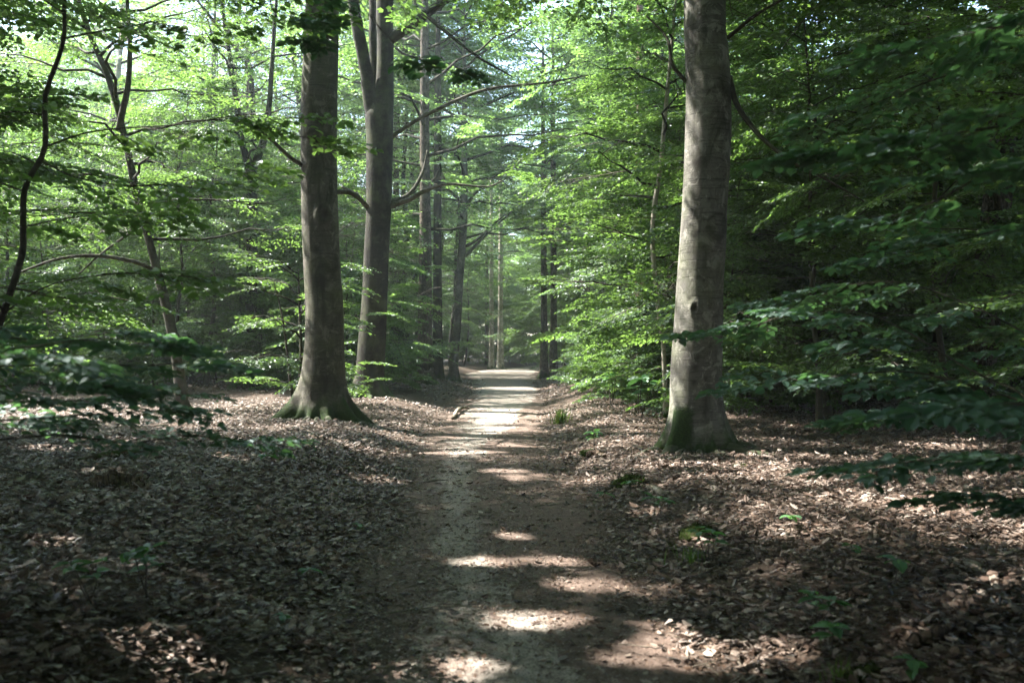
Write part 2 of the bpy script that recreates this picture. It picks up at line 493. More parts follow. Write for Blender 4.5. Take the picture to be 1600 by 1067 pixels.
# ------------------------------------------------------------------ leaves
TPL = {}
def _tpl(name, pts, faces): TPL[name] = (np.array(pts, float), [np.array(f) for f in faces])
_tpl('far', [(0, 0, 0), (.48, -.5, .05), (1, 0, -.04), (.48, .5, .05)], [[(0, 1, 2, 3)]])
_tpl('mid', [(0, 0, 0), (.35, -.5, .07), (.72, -.36, .05), (1, 0, -.06), (.72, .36, .05), (.35, .5, .07), (.5, 0, 0)],
     [[(0, 1, 2, 6), (6, 2, 3, 3), (0, 6, 4, 5), (6, 3, 3, 4)]][0:0] or [[(0, 1, 2, 3), (0, 3, 4, 5)]])
_tpl('near', [(0, 0, 0), (.18, -.30, .05), (.42, -.5, .09), (.72, -.40, .07), (.9, -.17, .01), (1, 0, -.08), (.9, .17, .01), (.72, .40, .07), (.42, .5, .09), (.18, .30, .05), (.35, 0, .0), (.7, 0, -.01)],
     [[(0, 1, 2, 10), (10, 2, 3, 11), (11, 3, 4, 5), (0, 10, 8, 9), (10, 11, 7, 8), (11, 5, 6, 7)]])
# lobed dead oak leaf: two halves along the midrib
_ok = [(0, 0, 0), (.12, -.10, .02), (.25, -.34, .10), (.33, -.18, .05), (.48, -.52, .16), (.56, -.22, .06), (.72, -.42, .12), (.80, -.16, .04), (.93, -.2, .04), (1, 0, .03)]
_op = _ok + [(x, -y, z) for x, y, z in _ok[1:-1]]
_tpl('oak', _op, [[tuple(range(10)), (0, 9, 17, 16, 15, 14, 13, 12, 11, 10)]])

def leaf_geo(Pn, D, N, L, kind, ratio=0.62, curl=None):
    """Pn base points, D direction, N normal, L length -> verts and face arrays"""
    D = D / (np.linalg.norm(D, axis=1)[:, None] + 1e-9)
    W = np.cross(N, D); W /= np.linalg.norm(W, axis=1)[:, None] + 1e-9
    N = np.cross(D, W)
    tp, tf = TPL[kind]
    k = len(tp); n = len(Pn)
    w = tp[:, 2][None, :] * (np.ones(n)[:, None] if curl is None else curl[:, None])
    if curl is not None:
        w = w + curl[:, None] * 0.18 * ((tp[:, 0] - .5) ** 2 * 4)[None, :]
    V = (Pn[:, None, :] + L[:, None, None] * (tp[None, :, 0:1] * D[:, None, :] + ratio * tp[None, :, 1:2] * W[:, None, :] + w[:, :, None] * N[:, None, :]))
    off = (np.arange(n) * k)[:, None, None]
    return V.reshape(-1, 3), [(f[None] + off).reshape(-1, f.shape[1]) for f in tf]

def make_spray(r, S=1.6, leaf=0.075, gap=0.05, spread=0.5):
    LP, LD, LL = [], [], []; tw = []
    def axis(p, ang, ln, sag, n):
        t = np.linspace(0, 1, n)
        a = ang + np.cumsum(r.normal(0, 0.09, n))
        st = ln / (n - 1)
        x = p[0] + np.concatenate([[0], np.cumsum(np.cos(a[1:]) * st)])
        y = p[1] + np.concatenate([[0], np.cumsum(np.sin(a[1:]) * st)])
        z = p[2] - sag * ln * t ** 2 + np.cumsum(r.normal(0, 0.006, n))
        return np.stack([x, y, z], 1)
    def leaves(pts, start, g):
        seg = np.linalg.norm(np.diff(pts, axis=0), axis=1); cum = np.concatenate([[0], np.cumsum(seg)])
        s = np.arange(start * cum[-1], cum[-1], g); side = 1
        for q in s:
            b = np.array([np.interp(q, cum, pts[:, c]) for c in range(3)])
            e = np.array([np.interp(min(q + 0.02, cum[-1] + .01), cum, pts[:, c]) for c in range(3)]) - b
            th = math.atan2(e[1], e[0] + 1e-9) + side * r.uniform(0.6, 1.05); side = -side
            LP.append(b); LD.append((math.cos(th), math.sin(th), r.normal(-0.12, 0.14))); LL.append(leaf * r.uniform(0.7, 1.15))
        e = pts[-1] - pts[-2]; LP.append(pts[-1]); LD.append((e[0], e[1], e[2] - 0.002)); LL.append(leaf * r.uniform(0.7, 1.1))
    main = axis((0, 0, 0), 0, S, 0.10, 9); tw.append((main, 0.006 * S))
    leaves(main, 0.45, gap * 1.3)
    t = 0.10; side = 1
    while t < 0.97:
        q = t * 8; k = int(q); b = main[k] * (1 - q + k) + main[min(k + 1, 8)] * (q - k)
        ln = spread * S * (1 - t) ** 0.75 * r.uniform(0.75, 1.2) + 0.07
        sd = axis(b, side * r.uniform(0.6, 0.95), ln, 0.12, 5); tw.append((sd, 0.0028 * S ** .5))
        leaves(sd, 0.12, gap)
        if ln > 0.4:
            for u in (0.35, 0.6):
                b2 = sd[int(u * 4)]; an = math.atan2(*(sd[-1] - sd[0])[[1, 0]])
                for sg in (1, -1):
                    s2 = axis(b2, an + sg * r.uniform(0.5, 0.9), ln * r.uniform(0.3, 0.5), 0.12, 3); tw.append((s2, 0.002))
                    leaves(s2, 0.2, gap)
        t += 0.10 * r.uniform(0.7, 1.3); side = -side
    return dict(P=np.array(LP), D=np.array(LD), L=np.array(LL), tw=tw)

SPR_MID = [make_spray(rng, 1.6, 0.078, 0.060) for _ in range(7)]
SPR_NEAR = [make_spray(rng, 0.85, 0.088, 0.050, 0.55) for _ in range(6)]
SPR_SPARSE = [make_spray(rng, 0.75, 0.080, 0.085, 0.5) for _ in range(6)]
SPR_BIG = [make_spray(rng, 2.2, 0.15, 0.125) for _ in range(6)]

class Crown:
    """gathers sprays; build() gives one mesh of leaves and twigs"""
    def __init__(s): s.P = []; s.D = []; s.N = []; s.L = []; s.tw = []
    def stamp(s, sp, o, fx, up, scale, lscale, r, tilt=0.22, twigs=True):
        fx = fx / np.linalg.norm(fx); fy = np.cross(up, fx); fy /= np.linalg.norm(fy); fz = np.cross(fx, fy)
        R = np.stack([fx, fy, fz])
        if r.random() < 0.5: R[1] *= -1
        n = len(sp['P'])
        s.P.append(o + scale * sp['P'] @ R)
        s.D.append(sp['D'] @ R)
        nn = fz[None] + r.normal(0, tilt, (n, 3)); s.N.append(nn * np.sign(nn @ fz)[:, None])
        s.L.append(sp['L'] * lscale * r.uniform(0.85, 1.15))
        if twigs:
            for pts, rr in (sp['tw'] if twigs is True else sp['tw'][:1]): s.tw.append((o + scale * pts @ R, rr * scale))
    def arrays(s): return np.concatenate(s.P), np.concatenate(s.D), np.concatenate(s.N), np.concatenate(s.L)
    def mesh(s, name, kind, mats, ratio=0.62, origin=None, carve=None, twigs=True, drop=0.0, r=None):
        Pn, D, N, L = s.arrays()
        keep = np.ones(len(Pn), bool)
        if carve is not None: keep &= carve(Pn + D * L[:, None] * 0.5)
        if drop and r is not None: keep &= r.random(len(Pn)) > drop
        Pn, D, N, L = Pn[keep], D[keep], N[keep], L[keep]
        if origin is not None: Pn = Pn - origin
        mb = MB(); V, F = leaf_geo(Pn, D, N, L, kind, ratio); mb.add(V, F, 0, False)
        if twigs:
            if not hasattr(s, 'wood'):
                tb = MB()
                for pts, rr in s.tw:
                    V, F = tube_geo(pts, np.linspace(rr, rr * 0.35, len(pts)), 3)
                    tb.add(V, F[:1], 1, True)
                s.wood = (np.concatenate(tb.V), np.concatenate([f[0] for f in tb.F])) if tb.n else None
            if s.wood is not None:
                mb.add(s.wood[0] if origin is None else s.wood[0] - np.asarray(origin, np.float32), [s.wood[1]], 1, True)
        return mb.mesh(name, mats)

def branchy(mb, cr, base, az, elev, length, r, sprays, sscale, lscale, rad, nsp=4, flat=0.75, mat=0, tilt=0.42, twigs=True, uptilt=0.26):
    # one branch from a trunk: starts at elev, flattens to the horizontal; sprays along it
    if sprays is SPR_BIG: twigs = 2
    n = 7; t = np.linspace(0, 1, n)
    el = elev * (1 - flat * t)
    a = az + np.cumsum(r.normal(0, 0.10, n))
    st = length / (n - 1)
    d = np.stack([np.cos(a) * np.cos(el), np.sin(a) * np.cos(el), np.sin(el)], 1)
    pts = base + np.concatenate([np.zeros((1, 3)), np.cumsum(d[1:] * st, 0)])
    pts[1:] += r.normal(0, 0.018, (n - 1, 3)) * length
    mb.tube(pts, np.linspace(rad, rad * 0.2, n), 5, mat)
    for q in range(nsp):
        u = 1.0 if q == 0 else r.uniform(0.28, 0.95)
        k = u * (n - 1); i0 = min(int(k), n - 2); o = pts[i0] + (pts[i0 + 1] - pts[i0]) * (k - i0)
        an = a[i0] + (0 if q == 0 else (1 if q % 2 else -1) * r.uniform(0.45, 1.1))
        fx = np.array([math.cos(an), math.sin(an), r.normal(-0.06, 0.20)])
        up = np.array([r.normal(0, uptilt), r.normal(0, uptilt), 1.0])
        cr.stamp(sprays[r.integers(len(sprays))], o, fx, up, sscale * r.uniform(0.7, 1.15) * (1.0 if q else 0.9), lscale, r, tilt, twigs)
    return pts

# ------------------------------------------------------------------ sun flecks: gaps in the canopy over these points
def gp(px, py, r):
    g = G(px, py); return (g[0], g[1], g[2], r)
SPOTS = [gp(1095, 1018, .30), gp(1050, 1025, .2), gp(690, 1052, .15), gp(840, 975, .14),
         gp(760, 880, .11), gp(800, 838, .11), gp(705, 711, .24), gp(750, 708, .2), gp(800, 697, .2), gp(790, 738, .15), gp(800, 672, .5),
         gp(760, 650, .7), gp(830, 648, .6), gp(790, 628, .9), gp(740, 632, .6), gp(800, 608, 1.2), gp(1230, 712, .42), gp(1185, 733, .42), gp(1150, 745, .2),
         gp(1255, 668, .4), gp(1120, 663, .3), gp(1545, 692, .55), gp(1480, 700, .3), gp(1250, 830, .14), gp(1300, 780, .14), gp(1030, 730, .2), gp(1090, 850, .09),
         gp(262, 1040, .12), gp(590, 755, .2), gp(640, 690, .22), gp(560, 640, .4), gp(680, 650, .5), gp(420, 668, .35), gp(300, 665, .5), gp(180, 690, .4),
         gp(95, 700, .35), gp(340, 640, .6), gp(380, 720, .2), gp(150, 740, .18), gp(520, 690, .2), gp(90, 850, .1), gp(930, 660, .45), gp(985, 640, .5),
         gp(940, 700, .2), gp(1010, 800, .1), gp(900, 640, .4), gp(240, 640, .8), gp(90, 640, .8), gp(920, 915, .12), gp(870, 880, .10)]
for q in ((1066, 210, 13.6, .22), (1072, 270, 13.6, .2), (1070, 330, 13.6, .22), (1074, 405, 13.6, .18), (1062, 480, 13.6, .22), (1068, 540, 13.6, .12), (1052, 620, 13.6, .16),
          (474, 345, 19.2, .25), (474, 420, 19.2, .3), (474, 590, 19.2, .2), (590, 140, 26, .3), (570, 330, 26, .4), (565, 430, 26, .3), (556, 595, 26, .3), (550, 60, 26, .3)):
    w = P(*q[:3]); SPOTS.append((*w, q[3]))
SP = np.array(SPOTS)

# thinner leaf cover along these lines of sun: x, y, z, radius, share of leaves missing
SOFT = [ (-.3, 22, 0, 1.0, .2), (-.2, 28, 0, 1.2, .2), (-.2, 36, 0, 1.8, .3), (-.5, 54, .1, 4, .95), (-.6, 61, .1, 5, .98), (-1.2, 66, .1, 4.5, .98), (-.5, 56, 5, 5, .8), (1, 52, 3, 4, .75), (0, 70, 8, 6, .8), (-1.5, 47, 4, 4, .7), (2, 62, 6, 5, .75), (-5, 56, 5, 4, .6), (-4, 42, 6, 4, .5), (-8, 48, 5, 5, .5), 
        (-4.2, 15, .3, 2.0, .5), (-7, 17, .3, 2.5, .5), (-2.6, 13, .3, 1.2, .3), (-3, 20, .3, 1.5, .4), (-10, 30, 1.2, 5, .4), (-5, 34, 1.2, 4, .45), (-16, 33, 1.2, 5, .4), (-10, 41, 1.2, 6, .45), (-3.5, 42, 1.5, 4, .5), (3, 40, 2, 4, .4), (-1.8, 76, 2, 4, .95), (-1.8, 76, 6, 4, .9), (-1, 90, 2, 6, .8), (0, 90, 7, 6, .7), (-3.6, 26, 3, 1.5, .4), (-4, 19.3, 3, 1.0, .35)]
_u = np.cross(SDIR, [0, 0, 1.0]); _u /= np.linalg.norm(_u)
AX = np.stack([_u, np.cross(SDIR, _u), SDIR], 1)       # plane across the sun's rays, and along them
SOFT_A = np.array(SOFT); SOFT_C = SOFT_A[:, :3] @ AX; SP_C = SP[:, :3] @ AX

def carve(Pw):
    """False for leaves that stand in one of the sun's openings"""
    Q = Pw @ AX
    lo = Q.min(0); hi = Q.max(0)
    keep = np.ones(len(Pw), bool)
    rr = np.random.default_rng(len(Pw)).random(len(Pw))
    for (u, v, t), r, f in zip(SOFT_C, SOFT_A[:, 3], SOFT_A[:, 4]):
        if u + r < lo[0] or u - r > hi[0] or v + r < lo[1] or v - r > hi[1]: continue
        q = np.hypot(Q[:, 0] - u, Q[:, 1] - v)
        keep &= ~((Q[:, 2] > t + 2.5) & (q < r) & (rr < f * np.clip(1.6 - q / r, 0, 1)))
    wv = 1 + 0.35 * np.sin(7 * Q[:, 0] + 5 * Q[:, 1])
    for (u, v, t), r in zip(SP_C, SP[:, 3]):
        r = r * 1.05 + 0.055; R = r * 1.4
        if u + R < lo[0] or u - R > hi[0] or v + R < lo[1] or v - R > hi[1]: continue
        q = np.hypot(Q[:, 0] - u, Q[:, 1] - v)
        keep &= ~((Q[:, 2] > t + 2.5) & (q < r * wv))
    return keep

# ------------------------------------------------------------------ big trunks traced from the photo
def hero_trunk(name, parent, origin, chain, butts, K=96, moss_h=0.5, moss_dir=None, knots=(), mat=None, flute=0.02, seed=1, top=None, ring=0.07, stain=None):
    """chain rows: x, y, z, radius (world).  butts: (angle deg, width deg, reach, height)"""
    r = np.random.default_rng(seed)
    ch = np.asarray(chain, float)
    if top is not None: ch = np.vstack([ch, top])
    n = max(24, int((ch[-1, 2] - ch[0, 2]) / ring))
    n = min(n, 60)
    zz = ch[0, 2] + (ch[-1, 2] - ch[0, 2]) * np.linspace(0, 1, n)
    if K > 60:
        zb = min(ch[0, 2] + 11.5, ch[-1, 2])
        zz = np.concatenate([np.arange(ch[0, 2], zb, 0.04), np.linspace(zb, ch[-1, 2], 14)])
    n = len(zz)
    dense = smooth_chain(ch, 600)
    o = np.argsort(dense[:, 2]); dense = dense[o]
    c = np.stack([np.interp(zz, dense[:, 2], dense[:, k]) for k in range(4)], 1)
    th = np.arange(K) / K * 2 * np.pi
    H = zz - origin[2]
    R = c[:, 3][:, None] * np.ones((1, K))
    TH = np.broadcast_to(th, R.shape); HH = np.broadcast_to(H[:, None], R.shape)
    ct, stt = np.cos(TH), np.sin(TH)
    R = R * (1 + flute * (fbm(ct * 1.6 + 9, HH * 0.5 + stt * 1.6, seed, 4) - .47) * 2.2 + 0.012 * (fbm(ct * 4 + HH * 2.2, stt * 4 + HH * 0.8, seed + 5, 3) - .44) * 2)
    mossv = np.zeros_like(R)
    for ang, wd, reach, hh in butts:
        a0 = math.radians(ang); d = np.abs((TH - a0 + np.pi) % (2 * np.pi) - np.pi)
        tt = np.clip(1 - HH / hh, 0, 1.35)
        sharp = np.exp(-(d / (math.radians(wd) * (0.7 + 0.8 * np.clip(HH / hh, 0, 1)))) ** 2)
        R = R + reach * tt ** 2.4 * sharp
        mossv = np.maximum(mossv, sharp * tt * 1.3)
    low = np.clip(1 - HH / 0.8, 0, 1)
    R = R + low * 0.05 * (fbm(ct * 5 + 3, stt * 5 + HH * 3, seed + 8, 3) - .44)
    scar = np.zeros_like(R)
    for ang, hz, sz, kind in knots:
        a0 = math.radians(ang); d = ((TH - a0 + np.pi) % (2 * np.pi) - np.pi) * c[:, 3][:, None]; e = HH - hz
        q = np.sqrt(d ** 2 + (e * 0.8) ** 2) / sz
        if kind == 'eye':
            R = R + sz * 0.45 * np.exp(-((q - 0.9) / 0.45) ** 2) - sz * 0.3 * np.exp(-(q / 0.5) ** 2)
            scar = np.maximum(scar, np.exp(-(q / 0.8) ** 2) * 0.9)
        elif kind == 'brow':
            q2 = np.abs(e + 1.6 * (d / sz) ** 2 * sz * .35) / (sz * 0.16)
            scar = np.maximum(scar, np.exp(-q2 ** 2) * (np.abs(d) < sz) * 0.85)
        elif kind == 'streak':
            q2 = (d / (sz * (0.5 + 0.4 * np.sin(e * 9)))) ** 2
            scar = np.maximum(scar, np.exp(-q2) * np.exp(-(e / (sz * 7)) ** 4) * 0.85 * (0.4 + fbm(d * 30, e * 6, 4, 3)))
        else:
            scar = np.maximum(scar, np.exp(-(q / 0.7) ** 2))
    mh = np.clip((moss_h - HH) / moss_h, -0.3, 1.0) * 1.25
    mv = np.maximum(mh * 0.9, mossv * 0.9 * (HH < 1.4))
    if moss_dir is not None:
        a0 = math.radians(moss_dir[0]); d = np.abs((TH - a0 + np.pi) % (2 * np.pi) - np.pi)
        mv = np.maximum(mv, np.exp(-(d / math.radians(moss_dir[1])) ** 2) * np.clip((moss_dir[2] - HH) / 0.25, 0, 1.0))
    V = np.stack([c[:, 0][:, None] + R * ct, c[:, 1][:, None] + R * stt, np.broadcast_to(zz[:, None], R.shape)], -1) - origin
    mb = MB()
    i = np.arange(n - 1)[:, None] * K; j = np.arange(K)[None, :]; j2 = (j + 1) % K
    mb.add(V.reshape(-1, 3), [np.stack([i + j, i + j2, i + K + j2, i + K + j], -1).reshape(-1, 4), ((n - 1) * K + np.arange(K))[None]])
    me = mb.mesh(name, [mat or M_BEECH])
    for nm, arr in (('moss', mv), ('scar', scar)):
        me.attributes.new(nm, 'FLOAT', 'POINT').data.foreach_set('value', np.ascontiguousarray(arr.ravel(), np.float32))
    return link(name, me, parent)

def px_chain(rows, Y, dy=0.0):
    """rows: (left px, right px, row) at distance Y -> x, y, z, radius"""
    out = []
    for k, (a, b, py) in enumerate(rows):
        w = P((a + b) / 2, py, Y); out.append((w[0], w[1], w[2], (b - a) / 2 / FPX * Y))
    return np.array(out)

def limb(parent, origin, pts, rad, seg=10, mat=None, name='limb', n=26, rough=0.012):
    p = smooth_chain(pts, n); rr = np.interp(np.linspace(0, 1, n), np.linspace(0, 1, len(rad)), rad)
    p = p + np.random.default_rng(int(abs(p[0].sum() * 1000)) % 9999).normal(0, 1, p.shape) * rough * rr[:, None] * 4
    mb = MB(); mb.tube(p - origin, rr, seg); return link(name, mb.mesh(name, [mat or M_BEECH]), parent)

def add_crown(parent, origin, top_c, r, hb, H, rad, nbr, sprays=SPR_BIG, sscale=1.0, lscale=1.0, kind='far', mats=None, do_carve=True, elev=(0.25, 0.9), nsp=6, az0=None, sector=None, drop=0):
    """limbs + leaves round the stem line top_c(z) from height hb to H; parts limbs inside crown mesh"""
    cr = Crown(); mb = MB()
    for k in range(nbr):
        u = (k + r.random()) / nbr
        z = hb + (H - hb) * u
        az = k * 2.39996 + r.normal(0, 0.3)
        if sector is not None: az = sector[0] + (r.random() - .5) * 2 * sector[1]
        ln = rad * (0.55 + 0.6 * math.sin(math.pi * min(1, u * 0.8 + 0.15))) * r.uniform(0.75, 1.15)
        b = top_c(z) + origin
        branchy(mb, cr, b, az, elev[0] + (elev[1] - elev[0]) * u, ln, r, sprays, sscale, lscale, 0.014 + 0.008 * ln, nsp, 0.8)
    me = cr.mesh('crown', kind, mats or [M_LEAF, M_TWIG], origin=origin, carve=carve if do_carve else None, twigs=True, drop=drop, r=r)
    link('crown', me, parent)
    V = np.concatenate(mb.V) - origin.astype(np.float32)
    m2 = MB(); m2.V = [V]; m2.F = mb.F; m2.n = len(V)
    lo = link('boughs', m2.mesh('boughs', [M_BEECH_D]), parent)
    return lo

def line_fn(ch, origin):
    ch = np.asarray(ch)
    def f(z):
        zz = z + origin[2]
        return np.array([np.interp(zz, ch[:, 2], ch[:, 0]), np.interp(zz, ch[:, 2], ch[:, 1]), zz]) - origin
    return f

rng = np.random.default_rng(20)
# --- beech A: broad smooth trunk left of the path
YA = 19.3
oA = np.array([P(505, 0, YA)[0], YA, 0]); oA[2] = gz(oA[0], oA[1])
A = px_chain([(466, 545, 665), (467, 543, 640), (469, 540, 600), (476, 537, 540), (477, 536, 480), (474, 531, 410), (471, 528, 330), (470, 526, 240), (470.5, 527, 160), (475, 529, 70), (478, 530, 0)], YA)
t = thing('beech_tree', 'stout smooth-barked beech with mossy spreading roots, left of path and nearer than the forked beech', 'tree', oA)
topA = [[oA[0] + .15, YA + .2, 14, .30], [oA[0] + .3, YA + .4, 22, .12]]
hero_trunk('trunk', t, oA, A[A[:, 2].argsort()], [(187, 17, .62, 1.05), (225, 13, .25, .6), (255, 11, .33, .55), (287, 13, .42, .65), (322, 14, .60, .95), (5, 16, .45, .9), (90, 25, .4, .8)],
           moss_h=0.62, knots=[(292, 3.95, .13, 'eye'), (268, 3.3, .10, 'dot'), (270, 5.55, .35, 'brow'), (262, 7.4, .30, 'brow'), (278, 2.6, .12, 'streak'), (262, 2.55, .07, 'streak'), (280, 4.7, .16, 'streak'), (268, 5.2, .1, 'streak')], seed=11, top=topA)
lineA = line_fn(np.vstack([A[A[:, 2].argsort()], topA]), oA)
add_crown(t, oA, lineA, rng, 8.5, 21, 6.5, 44)
limb(t, oA, [P(478, 262, YA), P(452, 245, YA - .6), P(420, 215, YA - 1), P(385, 190, YA - 1.5)], [.05, .04, .03, .015], name='limb')
limb(t, oA, [P(524, 300, YA), P(548, 302, YA + .4), P(575, 322, YA + 1)], [.05, .045, .03], name='limb')

# --- beech B: forked
YB = 26.0
oB = np.array([P(578, 0, YB)[0], YB, 0]); oB[2] = gz(oB[0], oB[1])
B = px_chain([(552, 604, 632), (553, 603, 610), (556, 600.5, 580), (560, 603, 530), (566, 605.5, 460), (568.5, 607.5, 400), (572, 611, 335), (572, 613, 280), (572.5, 614, 220), (571, 614.5, 180), (583, 615, 150), (588, 615, 120), (589, 615, 60), (588, 615, 0)], YB)
t = thing('beech_tree', 'beech forking into three upright stems, behind the stout smooth beech left of path', 'tree', oB)
topB = [[P(601, 0, YB)[0] + .2, YB, 16, .25], [P(601, 0, YB)[0] + .5, YB, 23, .1]]
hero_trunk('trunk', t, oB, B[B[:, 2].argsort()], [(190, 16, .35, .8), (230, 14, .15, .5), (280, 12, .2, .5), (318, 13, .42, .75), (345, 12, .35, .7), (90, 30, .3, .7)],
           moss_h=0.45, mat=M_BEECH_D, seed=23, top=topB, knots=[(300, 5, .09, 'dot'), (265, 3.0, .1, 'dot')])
lineB = line_fn(np.vstack([B[B[:, 2].argsort()], topB]), oB)
add_crown(t, oB, lineB, rng, 10.5, 22, 5.5, 22, drop=.35)
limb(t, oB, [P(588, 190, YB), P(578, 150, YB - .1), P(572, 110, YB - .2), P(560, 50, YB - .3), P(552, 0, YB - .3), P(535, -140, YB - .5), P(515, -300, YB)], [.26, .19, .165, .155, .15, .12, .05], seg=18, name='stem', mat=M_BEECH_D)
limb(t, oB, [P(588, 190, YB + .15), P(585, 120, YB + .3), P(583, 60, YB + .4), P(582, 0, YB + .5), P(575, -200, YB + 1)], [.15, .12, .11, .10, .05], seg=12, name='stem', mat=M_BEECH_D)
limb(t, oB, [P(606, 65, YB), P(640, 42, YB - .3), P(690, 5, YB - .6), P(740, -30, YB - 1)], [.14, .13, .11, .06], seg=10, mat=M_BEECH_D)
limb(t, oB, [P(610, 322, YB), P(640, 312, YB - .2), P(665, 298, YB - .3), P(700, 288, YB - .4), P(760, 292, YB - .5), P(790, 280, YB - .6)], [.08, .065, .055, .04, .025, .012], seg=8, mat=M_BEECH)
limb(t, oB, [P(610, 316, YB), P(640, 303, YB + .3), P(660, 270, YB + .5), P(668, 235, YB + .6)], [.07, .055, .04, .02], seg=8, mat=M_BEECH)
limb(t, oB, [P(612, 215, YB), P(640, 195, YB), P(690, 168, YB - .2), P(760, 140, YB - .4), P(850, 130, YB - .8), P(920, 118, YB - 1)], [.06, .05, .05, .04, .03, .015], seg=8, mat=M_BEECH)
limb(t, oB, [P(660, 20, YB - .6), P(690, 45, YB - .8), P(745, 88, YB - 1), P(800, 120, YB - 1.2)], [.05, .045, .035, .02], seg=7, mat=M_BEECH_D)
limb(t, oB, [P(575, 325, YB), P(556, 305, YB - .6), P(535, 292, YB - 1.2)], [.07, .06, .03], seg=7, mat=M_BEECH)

# --- beech C: right of the path
YC = 13.6
oC = np.array([P(1090, 0, YC)[0], YC, 0]); oC[2] = gz(oC[0], oC[1])
C = px_chain([(1046, 1134, 705), (1047, 1133, 680), (1047, 1131, 640), (1047.5, 1128, 600), (1049, 1128, 560), (1054, 1129.5, 500), (1057, 1130, 450), (1062, 1134, 380), (1066, 1136, 320), (1069, 1140, 260), (1071, 1142, 200), (1072, 1141, 130), (1070, 1136, 60), (1069, 1133, 0)], YC)
t = thing('beech_tree', 'tall smooth grey beech standing alone right of path, thick green moss on its root', 'tree', oC)
topC = [[oC[0] + .1, YC, 12, .25], [oC[0] + .2, YC, 21, .1]]
hero_trunk('trunk', t, oC, C[C[:, 2].argsort()], [(186, 14, .30, .75), (226, 17, .46, 1.05), (262, 12, .10, .4), (288, 11, .17, .42), (318, 13, .33, .62), (350, 15, .28, .75), (90, 30, .3, .7)],
           moss_h=0.24, mat=M_BEECH_G, moss_dir=(228, 30, 0.78), knots=[(244, 2.95, .05, 'dot'), (285, 4.9, .16, 'brow'), (240, 3.9, .1, 'dot'), (258, 1.15, .05, 'dot'), (280, 1.0, .04, 'dot'), (262, 1.28, .04, 'dot'), (290, 1.45, .03, 'dot'), (275, .55, .03, 'dot'), (300, 1.2, .03, 'dot'), (255, .95, .05, 'dot'), (300, 3.2, .18, 'brow'), (245, 2.1, .09, 'brow'), (250, 1.95, .06, 'eye'), (255, 2.35, .12, 'brow'), (270, 3.4, .03, 'dot'), (262, 2.75, .03, 'dot')], seed=37, top=topC)
lineC = line_fn(np.vstack([C[C[:, 2].argsort()], topC]), oC)
add_crown(t, oC, lineC, rng, 6.8, 20, 6.8, 64)
limb(t, oC, [P(1139, 120, YC), P(1152, 165, YC - .2), P(1185, 210, YC - .4), P(1230, 248, YC - .6), P(1290, 280, YC - .8), P(1350, 315, YC - 1)], [.045, .038, .032, .024, .016, .008], seg=7, mat=M_THIN)
limb(t, oC, [P(1137, 60, YC), P(1180, 25, YC - .3), P(1240, -10, YC - .6)], [.03, .024, .015], seg=6, mat=M_THIN)
limb(t, oC, [P(1072, 128, YC), P(1050, 100, YC), P(1042, 60, YC + .2), P(1010, 25, YC + .4)], [.03, .024, .02, .012], seg=6, mat=M_THIN)

def roots(t, o, rad, lst, mat=M_BEECH):
    for ang, ln, r0 in lst:
        a = math.radians(ang); k = np.linspace(0, 1, 10); aa = a + np.cumsum(rng.normal(0, .10, 10))
        x = o[0] + math.cos(a) * rad * .8 + np.cumsum(np.cos(aa)) * ln / 10; y = o[1] + math.sin(a) * rad * .8 + np.cumsum(np.sin(aa)) * ln / 10
        p = np.stack([x, y, gz(x, y) + r0 * (.9 - 1.8 * k)], 1)
        mb = MB(); mb.tube(p - o, r0 * (1.25 - k), 9); me = mb.mesh('root', [mat])
        me.attributes.new('moss', 'FLOAT', 'POINT').data.foreach_set('value', np.full(len(me.vertices), .55, np.float32))
        link('root', me, t)
TR = {o.get('label', '')[:12]: o for o in COL.objects if o.get('category') == 'tree'}
roots(TR['stout smooth'], oA, .55, [(187, 1.1, .09), (225, .7, .06), (255, .8, .06), (287, .9, .07), (322, 1.2, .10), (345, .9, .06), (270, 1.3, .04)])
roots(TR['beech forkin'], oB, .5, [(190, .9, .07), (280, .8, .06), (318, 1.1, .08), (345, .8, .06)], M_BEECH_D)
roots(TR['tall smooth '], oC, .5, [(186, .8, .06), (226, .9, .09), (262, .7, .04), (288, .7, .05), (318, 1.0, .07), (350, .9, .06), (240, 1.2, .04)])

rng = np.random.default_rng(21)
# --- slimmer traced trunks
def slim(name, label, rows, Y, mat, r, H=None, lean=0.0, butt=True, crown=(4.5, 13, 3.2, 16), sprays=SPR_MID, kind='mid', mats=None, K=26, cat='tree', carve_it=True, ring=0.12, sscale=1.0, lscale=1.0, nsp=4, drop=0.3):
    ch = px_chain(rows, Y); ch = ch[ch[:, 2].argsort()]
    o = np.array([ch[0, 0], Y, 0]); o[2] = gz(o[0], o[1])
    ch[0, 2] = min(ch[0, 2], o[2] - 0.25)
    t = thing(name, label, cat, o)
    top = None
    if H:
        d = ch[-1] - ch[-2]; sl = d[:2] / max(d[2], .1)
        dz = H - ch[-1, 2]
        top = [[ch[-1, 0] + sl[0] * dz * .5, ch[-1, 1] + sl[1] * dz * .5, ch[-1, 2] + dz * .5, ch[-1, 3] * .7], [ch[-1, 0] + sl[0] * dz * .8, ch[-1, 1], H, ch[-1, 3] * .25]]
    rb = ch[0, 3]
    bt = [(k * 72 + r.uniform(-15, 15), 16, rb * r.uniform(.35, .8), rb * 2.6) for k in range(5)] if butt else []
    hero_trunk('trunk', t, o, ch, bt, K=K, moss_h=0.22, mat=mat, seed=int(abs(o[0] * 77)) + 3, top=top, ring=ring, flute=0.03)
    full = np.vstack([ch] + ([top] if top is not None else []))
    if crown:
        hb, Hc, rad, nb = crown
        add_crown(t, o, line_fn(full, o), r, hb, Hc, rad, nb, sprays, sscale, lscale, kind, mats, carve_it, elev=(0.1, 0.8), nsp=nsp, drop=drop)
    return t, o

